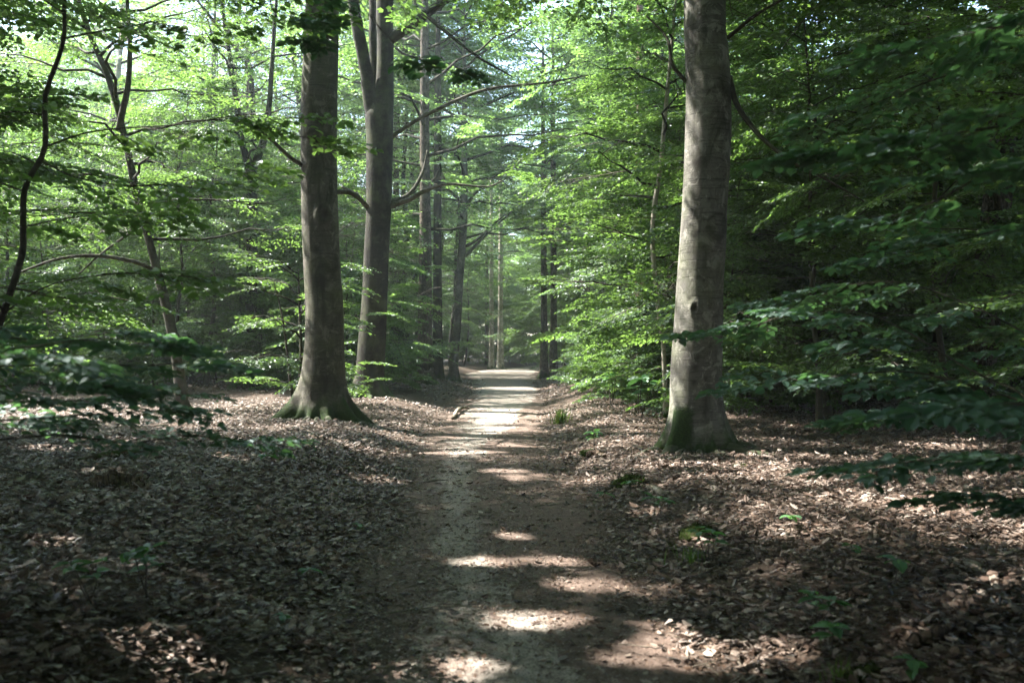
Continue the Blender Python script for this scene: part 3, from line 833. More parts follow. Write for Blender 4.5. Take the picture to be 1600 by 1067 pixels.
BIGM = [M_LEAF_FAR, M_TWIG]
slim('oak_tree', 'dark straight upright trunk beside the path, behind and right of the forked beech', [(649, 679, 606), (652, 676, 560), (653, 675, 480), (655, 674, 380), (656, 672, 290), (656, 671, 200), (657, 670, 60)], 36.0, M_ROUGH, rng, 19, crown=(5.5, 19, 5.5, 28), sprays=SPR_BIG, kind='far', mats=BIGM, drop=0)
slim('oak_tree', 'thin dim trunk close behind the dark straight upright trunk left of path', [(674, 694, 600), (676, 692, 540), (677, 690, 400), (678, 690, 200)], 43.0, M_BEECH_D, rng, 18, crown=(7.5, 18, 4, 14), sprays=SPR_BIG, kind='far', mats=BIGM)
tE, oE = slim('beech_tree', 'slender brown trunk leaning right at the left edge of the path, branching high', [(697, 716, 592), (703, 717, 560), (708, 721, 500), (712, 724, 440), (717, 729, 370), (720, 731, 300), (721, 730, 240)], 44.0, M_BEECH, rng, 17, crown=(6.0, 18, 5.5, 28), sprays=SPR_BIG, kind='far', mats=BIGM, drop=0)
for q in ([P(727, 385, 44), P(745, 375, 43.8), P(770, 352, 43.6), P(790, 335, 43.4)], [P(729, 320, 44), P(745, 300, 43.8), P(768, 290, 43.6)], [P(722, 315, 44), P(705, 300, 44), P(690, 270, 44)], [P(727, 400, 44), P(755, 372, 44.5), P(800, 330, 45)]):
    limb(tE, oE, q, np.linspace(.08, .03, len(q)), 6, name='limb')
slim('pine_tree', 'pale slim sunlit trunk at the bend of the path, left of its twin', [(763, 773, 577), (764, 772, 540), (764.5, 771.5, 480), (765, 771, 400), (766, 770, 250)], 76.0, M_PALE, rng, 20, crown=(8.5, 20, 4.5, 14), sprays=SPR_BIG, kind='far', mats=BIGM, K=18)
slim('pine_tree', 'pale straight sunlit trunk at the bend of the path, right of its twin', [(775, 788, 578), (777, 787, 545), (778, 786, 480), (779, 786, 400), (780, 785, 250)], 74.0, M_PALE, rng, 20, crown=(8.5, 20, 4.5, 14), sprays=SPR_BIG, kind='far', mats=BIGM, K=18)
slim('pine_tree', 'thin brown trunk just left of the two pale trunks at the bend', [(757, 764, 577), (758, 763, 500), (758, 763, 380)], 82.0, M_ROUGH, rng, 18, crown=(8.5, 18, 4, 10), sprays=SPR_BIG, kind='far', mats=BIGM, K=16)
slim('oak_tree', 'dark trunk at the right edge of the path far off, left of a close pair', [(841, 858, 588), (844, 856, 550), (845, 855, 480), (845, 854, 380), (845, 853, 250)], 52.0, M_ROUGH, rng, 18, crown=(7.5, 18, 4.5, 16), sprays=SPR_BIG, kind='far', mats=BIGM, K=20)
slim('oak_tree', 'dark trunk at the right edge of the path far off, right of a close pair', [(858, 874, 592), (859, 871, 550), (860, 870, 480), (860, 869, 300)], 50.0, M_ROUGH, rng, 18, crown=(7.0, 18, 4.5, 16), sprays=SPR_BIG, kind='far', mats=BIGM, K=20)
slim('pine_tree', 'reddish pine trunk half hidden in foliage left of the lone grey beech', [(990, 1012, 600), (991, 1010, 500), (992, 1008, 400), (993, 1007, 300), (994, 1006, 180)], 33.0, M_PINE, rng, 20, crown=(9, 19, 3.5, 12), sprays=SPR_BIG, kind='far', mats=BIGM)
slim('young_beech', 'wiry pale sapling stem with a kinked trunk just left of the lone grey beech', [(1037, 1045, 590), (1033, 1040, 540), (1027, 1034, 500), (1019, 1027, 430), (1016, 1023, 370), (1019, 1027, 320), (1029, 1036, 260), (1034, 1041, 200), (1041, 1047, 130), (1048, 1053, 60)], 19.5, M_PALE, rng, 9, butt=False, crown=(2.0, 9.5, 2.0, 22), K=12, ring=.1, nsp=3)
slim('oak_tree', 'thick rough-barked dark trunk deep in the shaded right side of the wood', [(1500, 1560, 652), (1507, 1552, 620), (1512, 1556, 560), (1517, 1562, 500), (1522, 1566, 430), (1530, 1574, 370), (1540, 1582, 280), (1548, 1588, 150)], 19.0, M_ROUGH, rng, 19, crown=(5.0, 18, 5, 24), sprays=SPR_BIG, kind='far', K=44, carve_it=True)
slim('oak_tree', 'second rough dark trunk at the right-hand limit of the shaded wood', [(1578, 1620, 640), (1583, 1616, 560), (1585, 1616, 450), (1590, 1618, 200)], 23.0, M_ROUGH, rng, 18, crown=(6.0, 17, 5, 20), sprays=SPR_BIG, kind='far', K=30, carve_it=True)
# leaning dark tree on the left with a fork
tK, oK = slim('young_beech', 'dark thin tree leaning left on the open leafy floor, forked into two upper stems', [(274, 294, 634), (272, 291, 600), (268, 284, 560), (257, 273, 500), (245, 260, 450), (233, 246, 400), (220, 232, 350), (206, 219, 300), (197, 208, 250), (188, 198, 208), (176, 187, 160), (160, 170, 110), (138, 147, 60), (118, 126, 0)], 22.5, M_THIN, rng, 13, crown=(3.6, 13, 3.4, 30), K=24, nsp=4)
limb(tK, oK, [P(186, 205, 22.5), P(190, 180, 22.4), P(199, 140, 22.3), P(203, 80, 22.2), P(200, 20, 22.2), P(195, -60, 22.2)], [.08, .075, .065, .055, .045, .03], 10, M_THIN, 'stem')
limb(tK, oK, [P(238, 420, 22.5), P(205, 408, 22), P(150, 400, 21.5), P(90, 405, 21), P(20, 430, 20.5)], [.05, .045, .04, .03, .02], 8, M_THIN)
limb(tK, oK, [P(222, 350, 22.5), P(195, 370, 22), P(160, 395, 21.6), P(110, 440, 21)], [.035, .03, .025, .015], 7, M_THIN)
# forked tree further back on the left
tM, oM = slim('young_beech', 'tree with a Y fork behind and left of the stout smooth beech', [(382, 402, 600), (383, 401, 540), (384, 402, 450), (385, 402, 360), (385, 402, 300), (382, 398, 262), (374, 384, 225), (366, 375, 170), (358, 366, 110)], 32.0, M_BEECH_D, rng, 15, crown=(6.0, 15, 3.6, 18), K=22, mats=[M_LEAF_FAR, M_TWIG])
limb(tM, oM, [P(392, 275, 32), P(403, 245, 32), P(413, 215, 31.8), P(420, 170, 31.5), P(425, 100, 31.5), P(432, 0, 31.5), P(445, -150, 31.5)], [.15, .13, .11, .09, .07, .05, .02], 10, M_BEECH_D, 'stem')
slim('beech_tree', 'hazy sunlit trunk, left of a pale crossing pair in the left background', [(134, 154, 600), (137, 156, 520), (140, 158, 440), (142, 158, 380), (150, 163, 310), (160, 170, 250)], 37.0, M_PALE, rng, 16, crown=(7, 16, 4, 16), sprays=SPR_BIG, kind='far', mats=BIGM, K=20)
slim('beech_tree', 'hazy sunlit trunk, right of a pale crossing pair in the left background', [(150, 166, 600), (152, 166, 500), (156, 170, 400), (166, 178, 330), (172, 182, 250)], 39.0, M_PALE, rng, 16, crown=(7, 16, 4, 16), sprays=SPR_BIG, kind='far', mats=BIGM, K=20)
slim('beech_tree', 'brownish background trunk seen left of the tree with a Y fork', [(306, 326, 600), (308, 326, 500), (311, 326, 420), (318, 330, 340), (324, 334, 220)], 40.0, M_BEECH, rng, 16, crown=(7, 16, 4, 14), sprays=SPR_BIG, kind='far', mats=BIGM, K=20)
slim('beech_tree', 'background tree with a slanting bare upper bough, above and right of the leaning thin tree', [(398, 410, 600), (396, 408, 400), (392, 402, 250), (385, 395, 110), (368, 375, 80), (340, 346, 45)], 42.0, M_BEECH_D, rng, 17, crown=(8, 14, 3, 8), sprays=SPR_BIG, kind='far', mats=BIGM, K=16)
# multi-stem shrub by beech A
tS, oS = slim('shrub', 'loose multi-stemmed shrub against the left flank of the stout smooth beech', [(455, 462, 645), (463, 469, 605), (468, 473, 560), (466, 470, 480)], 22.5, M_THIN, rng, 3.4, butt=False, crown=(.35, 3.2, 1.5, 18), K=8, nsp=3, sscale=.7, cat='shrub')
limb(tS, oS, [P(459, 640, 22.5), P(452, 580, 22.4), P(442, 500, 22.3), P(428, 440, 22.2)], [.04, .03, .022, .01], 6, M_THIN, 'stem')
limb(tS, oS, [P(460, 640, 22.5), P(473, 600, 22.4), P(477, 540, 22.2)], [.035, .028, .015], 6, M_THIN, 'stem')

rng = np.random.default_rng(22)
# ------------------------------------------------------------------ understorey beeches (copies of a few)
CROWNS = {}
def proto_tree(name, cat, r, H, r0, nb, hb, rad, sprays, sscale, lscale, kind, mats, bark, nsp, lean=0.4, dens=1.0, tilt=0.25, elev=(0.05, 0.75), drop=0.0, lower=1.0):
    tilt = 0.42
    t = bpy.data.objects.new(name, None); t['category'] = cat
    COL.objects.link(t)
    ch = wobble(np.array([0, 0, -0.2]), np.array([r.normal(0, lean), r.normal(0, lean), H]), 14, 0.05 * H / 8, r)
    mb = MB(); rr = r0 * (1 - np.linspace(0, 1, 14) * 0.9); rr[0] *= 1.5; rr[1] *= 1.1
    cr = Crown(); mb.tube(smooth_chain(ch, 30), np.interp(np.linspace(0, 1, 30), np.linspace(0, 1, 14), rr), 9)
    for k in range(nb):
        u = ((k + r.random()) / nb) ** lower
        z = hb + (H - hb) * u * 0.98
        b = np.array([np.interp(z, ch[:, 2], ch[:, c]) for c in range(3)])
        ln = rad * (0.45 + 0.75 * math.sin(math.pi * min(1, u * 0.75 + 0.22))) * r.uniform(0.6, 1.2)
        if u > .8: ln *= 0.7
        branchy(mb, cr, b, k * 2.39996 + r.normal(0, .35), elev[0] + (elev[1] - elev[0]) * u + r.normal(0, .2), ln, r, sprays, sscale, lscale, 0.006 + r0 * 0.11, nsp, 0.85, tilt=tilt)
    link('trunk', mb.mesh('trunk', [bark]), t)
    link('crown', cr.mesh('crown', kind, mats, drop=drop, r=r), t)
    CROWNS[t.name] = (cr, kind, mats)
    return t

UN = [proto_tree('understorey_beech', 'tree', rng, h, r0, nb, hb, rad, SPR_MID, 1.0, 1.2, 'mid', [M_LEAF, M_TWIG], M_THIN, nsp + 1)
      for h, r0, nb, hb, rad, nsp in ((6.5, .045, 26, .5, 2.1, 4), (8.5, .06, 30, .7, 2.5, 4), (5.0, .035, 20, .35, 1.8, 4), (9.5, .07, 32, 1.0, 2.7, 4), (7.2, .05, 26, .4, 2.3, 4))]
FAR = [proto_tree('background_beech', 'tree', rng, h, r0, nb, hb, rad, SPR_BIG, 1.0, .95, 'far', [M_LEAF_FAR, M_TWIG], M_BEECH_D, 7, 0.8, elev=(0.05, 0.9), drop=0.15)
       for h, r0, nb, hb, rad in ((17, .15, 40, 4.0, 3.6), (20, .19, 44, 5.5, 4.0), (15, .12, 34, 3.0, 3.2), (23, .22, 46, 6.5, 4.6))]
SHR = [proto_tree('low_shrub', 'shrub', rng, h, .012, nb, .08, rad, SPR_MID, .5, .85, 'mid', [M_LEAF, M_TWIG], M_THIN, 3, 0.2, elev=(.2, .9))
       for h, nb, rad in ((1.3, 12, .7), (.9, 10, .7), (1.8, 14, .9))]
USED = set()
def place(protos, loc, rz, sc, label, group):
    p = protos[rng.integers(len(protos))]
    nm = p.name.split('.')[0]
    if (nm == 'understorey_beech' and loc[1] < 72 and -22 < loc[0] < 4.5) or (nm == 'background_beech' and 40 < loc[1] < 104 and -28 < loc[0] < 3):
        t = thing(nm, label, 'tree', loc, rz, group); t.scale = (float(sc),) * 3
        ct, sn = math.cos(rz), math.sin(rz); Rz = np.array([[ct, sn, 0], [-sn, ct, 0], [0, 0, 1.0]])
        L0 = np.array([float(v) for v in loc])
        link('trunk', [c for c in p.children if c.name.startswith('trunk')][0].data, t)
        cr, kind, mats = CROWNS[p.name]
        link('crown', cr.mesh('crown', kind, mats, carve=lambda Q: carve((Q * sc) @ Rz + L0)), t)
        return t
    if p.name not in USED:
        USED.add(p.name); p.location = [float(v) for v in loc]; p.rotation_euler = (0, 0, float(rz)); p.scale = (float(sc),) * 3
        p['label'] = label; p['group'] = group; return p
    return copy_thing(p, loc, rz, sc, label, group)

def zone(px):
    for lim, s in ((150, 'at the far left of the wood'), (330, 'behind the thin leaning forked tree'), (470, 'round the Y-forked tree, left of the stout beech'),
                   (570, 'in the gap between the two big left beeches'), (700, 'beside the dark upright trunk left of path'), (800, 'left of the far end of the path'),
                   (900, 'right of the far end of the path'), (1050, 'in the thicket left of the lone grey beech'), (1230, 'in the thicket right of the lone grey beech'),
                   (1480, 'in the shaded thicket on the right'), (9999, 'round the thick rough trunk at far right')):
        if px < lim: return s

rng = np.random.default_rng(23)
BLOCK = np.array([(oA[0], oA[1], 1.2), (oB[0], oB[1], 1.2), (oC[0], oC[1], 1.3)])
placed = []
SH = SDIR[:2] / np.linalg.norm(SDIR[:2])
SUNWAY = [(-.6, 62, 6.5, 13), (-1.6, 75, 6, 13), (-.3, 33, 2.4, 9), (-.4, 42, 2.0, 9), (-7, 24, 3.0, 9)]
def scatter(protos, n, ylo, yhi, side, mind, sc, lab, group, xlim=0.60, gap=2.3, power=1.0):
    k = 0; tries = 0
    while k < n and tries < n * 60:
        tries += 1
        Y = ylo + (yhi - ylo) * rng.random() ** power
        x = (rng.random() * 2 - 1) * xlim * Y
        d = x - pc(Y)
        if side < 0 and d > -gap: continue
        if side > 0 and d < gap: continue
        if side == 0 and abs(d) < gap: continue
        if any((x - a) ** 2 + (Y - b) ** 2 < max(mind, c) ** 2 for a, b, c in placed) or any((x - a) ** 2 + (Y - b) ** 2 < c ** 2 for a, b, c in BLOCK): continue
        # keep the sight lines to the traced trunks open
        px = 800 + x / Y * FPX
        if Y < 26 and 440 < px < 640: continue
        if Y < 20 and 960 < px < 1180: continue
        m1 = (1.1 if protos is UN else .6) / Y * FPX
        if protos is not SHR and any(Y < yy and a - m1 < px < b + m1 for a, b, yy in ((190, 290, 24), (378, 420, 32), (136, 172, 38))): continue
        mg = (2.0 if protos is UN else .7 if protos is SHR else 1.2) / Y * FPX
        if Y < 52 and 652 - mg * .8 < px < 885 + mg * 1.4: continue
        if Y < 77 and 745 - mg < px < 815 + mg: continue
        hit = False
        for cx, cy, cw, cl in SUNWAY:
            ax, ay = x - cx, Y - cy; al = ax * SH[0] + ay * SH[1]; ac = abs(ax * SH[1] - ay * SH[0])
            if 0 < al < (cl * 1.5 if protos is FAR else cl) and ac < cw: hit = True
        if hit and protos is not FAR: continue
        placed.append((x, Y, mind))
        place(protos, (x, Y, gz(x, Y)), rng.random() * 6.283, sc * rng.uniform(.8, 1.2), lab + ' ' + zone(px), group + ' ' + zone(px))
        k += 1
U_L = 'slender young beech in layered leaf'
scatter(UN, 44, 26, 46, -1, 1.7, 1.0, U_L, 'understorey beeches', gap=2.6)
scatter(UN, 56, 19.5, 42, 1, 1.5, 1.0, U_L, 'understorey beeches', gap=3.0)
scatter(UN, 44, 44, 72, 0, 2.0, 1.2, 'small distant young beech', 'distant young beeches', gap=2.8)
scatter(FAR, 44, 40, 80, 0, 3.2, 1.0, 'tall background beech', 'tall background beeches', gap=3.2)
scatter(FAR, 16, 44, 76, -1, 2.4, 1.05, 'leafy tall beech filling the canopy', 'canopy-filling beeches', gap=3.6)
for Y, x in ((80, -6), (84, -9), (82, -12), (88, -5), (92, -8), (95, -11), (90, -15), (79, -3.8), (86, -18), (98, -6), (87, 6), (93, 9)):
    place(UN, (x, Y, gz(x, Y)), Y * 1.7, 1.2, 'young beech closing the bend of the path', 'young beeches at the bend')
scatter(FAR, 60, 80, 130, 0, 3.6, 1.15, 'far-off tall beech', 'far-off beeches', gap=1.0, xlim=.6)
for Y, x in ((47, -5.2), (49, 4.6), (56, 5.2), (64, 4.8), (70, 5.5), (72, -5.5), (60, 9), (52, 9.5), (44, 7.5)):
    place(FAR[1:2] + FAR[3:], (x, Y, gz(x, Y)), rng.random() * 6.28, 1.0, 'tall beech arching its crown over the far path', 'tall beeches arching over the far path')
for Y, x in ((84, -2.0), (88, -.2), (92, 1.2), (96, -1.5), (100, .3), (90, -4.5), (95, 3.6), (106, 2), (104, -3.5), (86, -7), (99, 6), (110, -1), (83, 4.4)):
    place(UN, (x, Y, gz(x, Y)), Y, 1.3, 'young beech closing the bend of the path', 'young beeches at the bend')
scatter(SHR, 34, 22, 40, 1, 0.9, 1.0, 'knee-high leafy bush', 'low bushes', gap=2.2)
scatter(SHR, 22, 28, 48, -1, 0.9, 1.0, 'knee-high leafy bush', 'low bushes', gap=2.2)

rng = np.random.default_rng(24)
# ------------------------------------------------------------------ high canopy of unseen beeches, added to shade path and foreground
def canopy_tree(x, y, H, hb, rad, nb, label, r, bark=M_BEECH, r0=.26):
    o = np.array([x, y, float(gz(x, y))])
    t = thing('added_canopy_beech', label, 'tree', o, 0, 'unseen tall beeches added to shade the path')
    ch = wobble(np.array([0, 0, -.2]), np.array([r.normal(0, .5), r.normal(0, .5), H]), 12, .06, r)
    mb = MB(); rr = r0 * (1 - np.linspace(0, 1, 12) * .85); rr[0] *= 1.5
    mb.tube(smooth_chain(ch, 30), np.interp(np.linspace(0, 1, 30), np.linspace(0, 1, 12), rr), 16)
    link('trunk', mb.mesh('trunk', [bark]), t)
    f = lambda z: np.array([np.interp(z, ch[:, 2], ch[:, c]) for c in range(3)])
    add_crown(t, o, f, r, hb, H, rad, nb, SPR_BIG, 1.0, 1.12, 'far', [M_LEAF, M_TWIG], True, elev=(0.1, 0.8), nsp=7)
CL = 'unseen tall beech added outside the picture to shade the '
gx = np.arange(-33, 22, 5.2)
k = 0
for yy in np.arange(-15, 34, 5.2):
    for xx in gx:
        x = xx + rng.uniform(-1.1, 1.1); y = yy + rng.uniform(-1.1, 1.1)
        if y > 0 and -0.56 * y - 1.2 < x < 0.56 * y + 1.2: continue
        if y <= 0 and abs(x) < 2.0: continue
        if y > 12 and x > 14: continue
        if x < -0.56 * y and y > 20: continue
        side = 'left' if x < 0 else 'right'
        canopy_tree(x, y, rng.uniform(14, 18), rng.uniform(6.5, 8.0), 6.2 if abs(x) < .56 * max(y, 0) + 6 else 5.0, 32 if abs(x) < .56 * max(y, 0) + 6 else 25, CL + ('near end' if y < 3 else 'middle') + ' of the path from its ' + side, rng)
        k += 1
for x, y in ((-14, -19), (-8, -22), (-2.5, -20), (3, -23), (8, -19), (14, -22), (19, -17), (21, -10), (22, -3), (21, 4), (23, 10), (-20, -21), (-5, -28), (1, -30), (10, -29), (-13, -29), (17, -28), (27, -6), (27, 2)):  # out-of-frame ring added to keep low sky light off the trunks
    place(FAR[2:3] + FAR[:1], (x, y, gz(x, y)), rng.random() * 6.28, 1.0, 'unseen tall beech added round the viewpoint to block sky light', 'unseen tall beeches added to block sky light')
for x, y in ((-5, -5), (4, -6), (-2.5, -9), (2.5, -11), (-9, -8), (9, -7), (7, -12), (-6, -13), (0.8, -14), (12, -2), (13, 4)):  # unseen understorey added to close off sky light from the sides
    place(UN, (x, y, gz(x, y)), rng.random() * 6.28, 1.1, 'unseen young beech added round the viewpoint to block sky light', 'unseen young beeches added to block sky light')
print('canopy trees', k)

rng = np.random.default_rng(25)
# ------------------------------------------------------------------ near saplings reaching into the picture
def near_tree(name, label, trunk, trad, chains, sprays, kind, leafm, r, dens=0.16, sscale=1.0, lscale=1.0, brad=.012, cat='sapling', tilt=.25, bark=M_THIN, twiggy=True):
    o = np.array([trunk[0][0], trunk[0][1], float(gz(trunk[0][0], trunk[0][1]))])
    t = thing(name, label, cat, o)
    mb = MB(); tp = smooth_chain(np.array(trunk), 40)
    mb.tube(tp - o, np.interp(np.linspace(0, 1, 40), np.linspace(0, 1, len(trad)), trad), 10)
    link('trunk', mb.mesh('trunk', [bark]), t)
    cr = Crown(); mbb = MB()
    for ch, first in chains:
        pts = smooth_chain(np.array([P(*c) for c in ch]), 16)
        i = np.argmin(np.linalg.norm(tp - pts[0], axis=1))
        if np.linalg.norm(tp[i] - pts[0]) < 4: pts = np.vstack([tp[i], pts])
        pts = smooth_chain(pts, 28)
        mbb.tube(pts - o, np.linspace(brad, brad * .3, 28), 6)
        seg = np.linalg.norm(np.diff(pts, axis=0), axis=1); cum = np.concatenate([[0], np.cumsum(seg)])
        q = first * cum[-1]; sd = 1
        while q < cum[-1]:
            b = np.array([np.interp(q, cum, pts[:, c]) for c in range(3)])
            e = np.array([np.interp(min(q + .05, cum[-1]), cum, pts[:, c]) for c in range(3)]) - np.array([np.interp(q - .05, cum, pts[:, c]) for c in range(3)])
            an = math.atan2(e[1], e[0]) + sd * r.uniform(.3, 1.0); sd = -sd
            cr.stamp(sprays[r.integers(len(sprays))], b, np.array([math.cos(an), math.sin(an), r.normal(-.04, .08)]), np.array([r.normal(0, .12), r.normal(-.06, .12), 1]), sscale * r.uniform(.6, 1.1), lscale, r, tilt, twiggy)
            q += dens * r.uniform(.7, 1.4)
        e = pts[-1] - pts[-2]
        cr.stamp(sprays[r.integers(len(sprays))], pts[-1], np.array([e[0], e[1], 0]), np.array([0, 0, 1.]), sscale * .8, lscale, r, tilt, twiggy)
    link('boughs', mbb.mesh('boughs', [bark]), t)
    link('crown', cr.mesh('crown', kind, [leafm, M_TWIG], origin=o, ratio=.66, carve=carve), t)
    return t

def vt(x, y, H, bend=(0, 0)):
    z = float(gz(x, y)); return [(x, y, z - .1), (x + bend[0] * .3, y + bend[1] * .3, z + H * .4), (x + bend[0], y + bend[1], z + H)]

near_tree('oak_sapling', 'broad-leaved sapling right of frame, low dark leafy branches hanging over the right floor', vt(4.3, 5.0, 5.5, (-.2, .2)), [.05, .035, .012],
    [([(1640, 630, 5.1), (1520, 580, 5.4), (1420, 520, 5.7), (1330, 485, 6.0), (1200, 500, 6.3), (1130, 520, 6.5)], .3),
     ([(1640, 640, 5.1), (1450, 585, 5.4), (1330, 585, 5.7), (1210, 605, 6.0)], .4),
     ([(1680, 720, 4.4), (1560, 715, 4.6), (1440, 720, 4.8), (1360, 738, 5.0)], .3),
     ([(1660, 660, 5.6), (1500, 650, 5.9), (1380, 655, 6.2)], .35),
     ([(1680, 790, 4.6), (1590, 780, 4.9), (1530, 788, 5.1)], .4),
     ([(1640, 540, 6.0), (1500, 470, 6.4), (1380, 440, 6.8), (1250, 470, 7.2)], .3)],
    SPR_SPARSE, 'near', M_LEAF_NEAR, rng, dens=.20, sscale=.7, lscale=1.05, brad=.007)
near_tree('oak_sapling', 'broad-leaved sapling right of frame, upper branches darkening the upper right of the view', vt(4.1, 4.1, 6.5, (-.3, .3)), [.055, .04, .015],
    [([(1720, 150, 3.7), (1600, 190, 3.9), (1450, 215, 4.1), (1340, 235, 4.3)], .3),
     ([(1720, 250, 4.2), (1580, 255, 4.5), (1470, 310, 4.8), (1390, 340, 5.0)], .3),
     ([(1720, 20, 4.4), (1580, 40, 4.8), (1450, 60, 5.2)], .25),
     ([(1720, 330, 5.0), (1560, 360, 5.3), (1420, 400, 5.6)], .3),
     ([(1720, -40, 5.5), (1540, 90, 6.0), (1420, 140, 6.4), (1300, 190, 6.8)], .25),
     ([(1700, 640, 3.4), (1580, 630, 3.5), (1500, 640, 3.6)], .75)],
    SPR_SPARSE, 'near', M_LEAF_NEAR, rng, dens=.20, sscale=.7, lscale=1.05, brad=.007)
near_tree('oak_sapling', 'broad-leaved sapling left of frame, blurred blue-green branches low over the left floor', vt(-3.0, 4.0, 4.5, (.1, .3)), [.045, .03, .012],
    [([(-100, 560, 3.7), (60, 540, 3.9), (150, 530, 4.1), (210, 545, 4.3)], .2),
     ([(-100, 610, 3.9), (70, 600, 4.1), (150, 603, 4.3)], .2),
     ([(-100, 700, 4.7), (80, 680, 4.8), (200, 692, 4.9), (290, 680, 5.1), (370, 688, 5.3)], .55),
     ([(-100, 665, 4.8), (100, 650, 5.0), (180, 645, 5.2), (250, 640, 5.4)], .3),
     ([(-100, 520, 4.6), (60, 530, 4.9), (180, 520, 5.2)], .3), ([(-100, 575, 4.4), (100, 570, 4.7), (260, 572, 5.0)], .2), ([(-100, 630, 5.2), (120, 625, 5.6), (270, 618, 6.0)], .3)],
    SPR_SPARSE, 'near', M_LEAF_NEAR, rng, dens=.22, sscale=.65, lscale=.85, brad=.006)
# wiry dark sapling whose stem crosses the upper left corner
YL = 6.6
tl = [P(-60, 900, YL), P(-50, 700, YL), P(-25, 580, YL), P(5, 490, YL), P(34, 400, YL), (P(36, 345, YL)), P(40, 290, YL), P(70, 232, YL), P(71, 150, YL), P(98, 70, YL), P(101, 0, YL), P(108, -120, YL), P(112, -260, YL)]
tl[0][2] = gz(tl[0][0], tl[0][1]) - .1
near_tree('young_beech', 'wiry dark young beech whose kinked stem crosses the upper left corner', tl, [.028, .024, .022, .019, .017, .013, .008],
    [([(74, 228, YL), (150, 205, 6.7), (280, 195, 6.9), (400, 180, 7.1), (470, 215, 7.2)], .2), ([(102, 60, YL), (180, 45, 6.6), (270, 30, 6.8)], .25), ([(40, 300, YL), (-20, 280, 6.5), (-90, 270, 6.4)], .2),
     ([(36, 355, YL), (100, 342, 6.8), (190, 332, 7)], .2), ([(6, 488, YL), (80, 445, 6.8), (180, 428, 7), (270, 430, 7.3)], .2), ([(70, 180, YL), (20, 175, 6.4), (-60, 190, 6.2)], .2),
     ([(100, 20, YL), (40, -10, 6.4), (-40, 10, 6.2)], .2), ([(104, -60, YL), (200, -60, 7), (330, -20, 7.4), (440, 20, 7.6)], .3), ([(60, 250, YL), (130, 280, 7.0), (240, 290, 7.4), (360, 255, 7.9)], .3),
     ([(6, 488, YL), (-40, 420, 6.3), (-90, 400, 6)], .2)],
    SPR_SPARSE, 'near', M_LEAF, rng, dens=.20, sscale=.9, lscale=.95, brad=.008, tilt=.4)
near_tree('oak_tree', 'oak left of frame with a dark leafy twig hanging down beside the forked beech', vt(-4.4, 3.4, 7, (.6, .4)), [.11, .08, .03],
    [([(300, -420, 4.5), (470, -150, 4.9), (560, 0, 5.2), (620, 70, 5.4), (690, 110, 5.6)], .75), ([(300, -420, 4.5), (380, -120, 5.2), (430, 20, 5.6), (455, 55, 5.7)], .9), ([(300, -420, 4.5), (420, -100, 5.4), (490, 20, 5.8)], .85)],
    SPR_SPARSE, 'near', M_LEAF_NEAR, rng, dens=.45, sscale=.45, lscale=.8, brad=.005)

rng = np.random.default_rng(26)
# young beeches framing the open floor
def at(proto, x, y, sc, label, group='young beeches round the open floor'):
    place([proto], (x, y, gz(x, y)), rng.random() * 6.28, sc, label, group)
at(UN[3], -8.6, 12.5, 1.0, 'young beech just left of frame with leaves spreading over the left floor')
at(UN[1], -10.2, 17.0, 1.0, 'young beech at far left behind the wiry kinked stem')
at(UN[3], 8.4, 12.0, 1.0, 'young beech at far right in front of the thick rough trunk')
at(UN[1], 5.4, 17.5, 1.0, 'young beech right of the lone grey beech in the shade')
at(UN[3], 7.2, 16.2, .95, 'dark-stemmed young beech midway between lone grey beech and rough trunk')
at(UN[3], 9.6, 15.6, .9, 'young beech close in front of the thick rough trunk')
at(UN[2], 4.0, 20.5, 1.1, 'bushy young beech directly behind the lone grey beech')
at(UN[0], 4.4, 24.5, 1.1, 'bushy young beech left of the lone grey beech, over the bank')

rng = np.random.default_rng(27)
# ------------------------------------------------------------------ dead leaves
def scatter_pts(n, ylo, yhi, extra=1.8):
    Y = ylo + (yhi - ylo) * np.sqrt(rng.random(n)) if ylo > 20 else np.sqrt(ylo ** 2 + (yhi ** 2 - ylo ** 2) * rng.random(n))
    x = (rng.random(n) * 2 - 1) * (.54 * Y + extra)
    return x, Y

def litter(name, label, spec, mat, path_keep, hgt):
    mb = MB()
    for n, ylo, yhi, kind, L0, edge in spec:
        x, Y = scatter_pts(n, ylo, yhi)
        d = np.abs(x - pc(Y)) / pw(Y) + (fbm(x * 1.3, Y * 1.3, 51, 4) - .47) * 1.0
        p = path_keep + (1 - path_keep) * sstep(edge, edge + .75, d)
        bare = fbm(x * .9, Y * .9, 77, 3)
        p = p * (0.5 + 0.5 * sstep(.32, .52, bare))
        m = rng.random(n) < p; x, Y, d = x[m], Y[m], d[m]; n = len(x)
        th = rng.random(n) * 6.283
        til = rng.normal(0, .30, (n, 2))
        N = np.stack([til[:, 0], til[:, 1], np.ones(n)], 1); N /= np.linalg.norm(N, axis=1)[:, None]
        D = np.stack([np.cos(th), np.sin(th), -(N[:, 0] * np.cos(th) + N[:, 1] * np.sin(th))], 1)
        L = L0 * np.exp(np.clip(rng.normal(-.1, .32, n), -.8, .45))
        z = gz(x, Y) + .006 + hgt * rng.random(n) ** 1.5 * sstep(.7, 1.5, d) + .004 + 0.02 * np.exp(-((d - .2) / .6) ** 2)
        V, F = leaf_geo(np.stack([x, Y, z], 1), D, N, L, kind, rng.uniform(.5, .8), rng.normal(0.3, .9, n))
        mb.add(V, F, 0, False)
    return tag(link(name, mb.mesh(name, [mat])), label, 'leaf litter', kind='stuff')

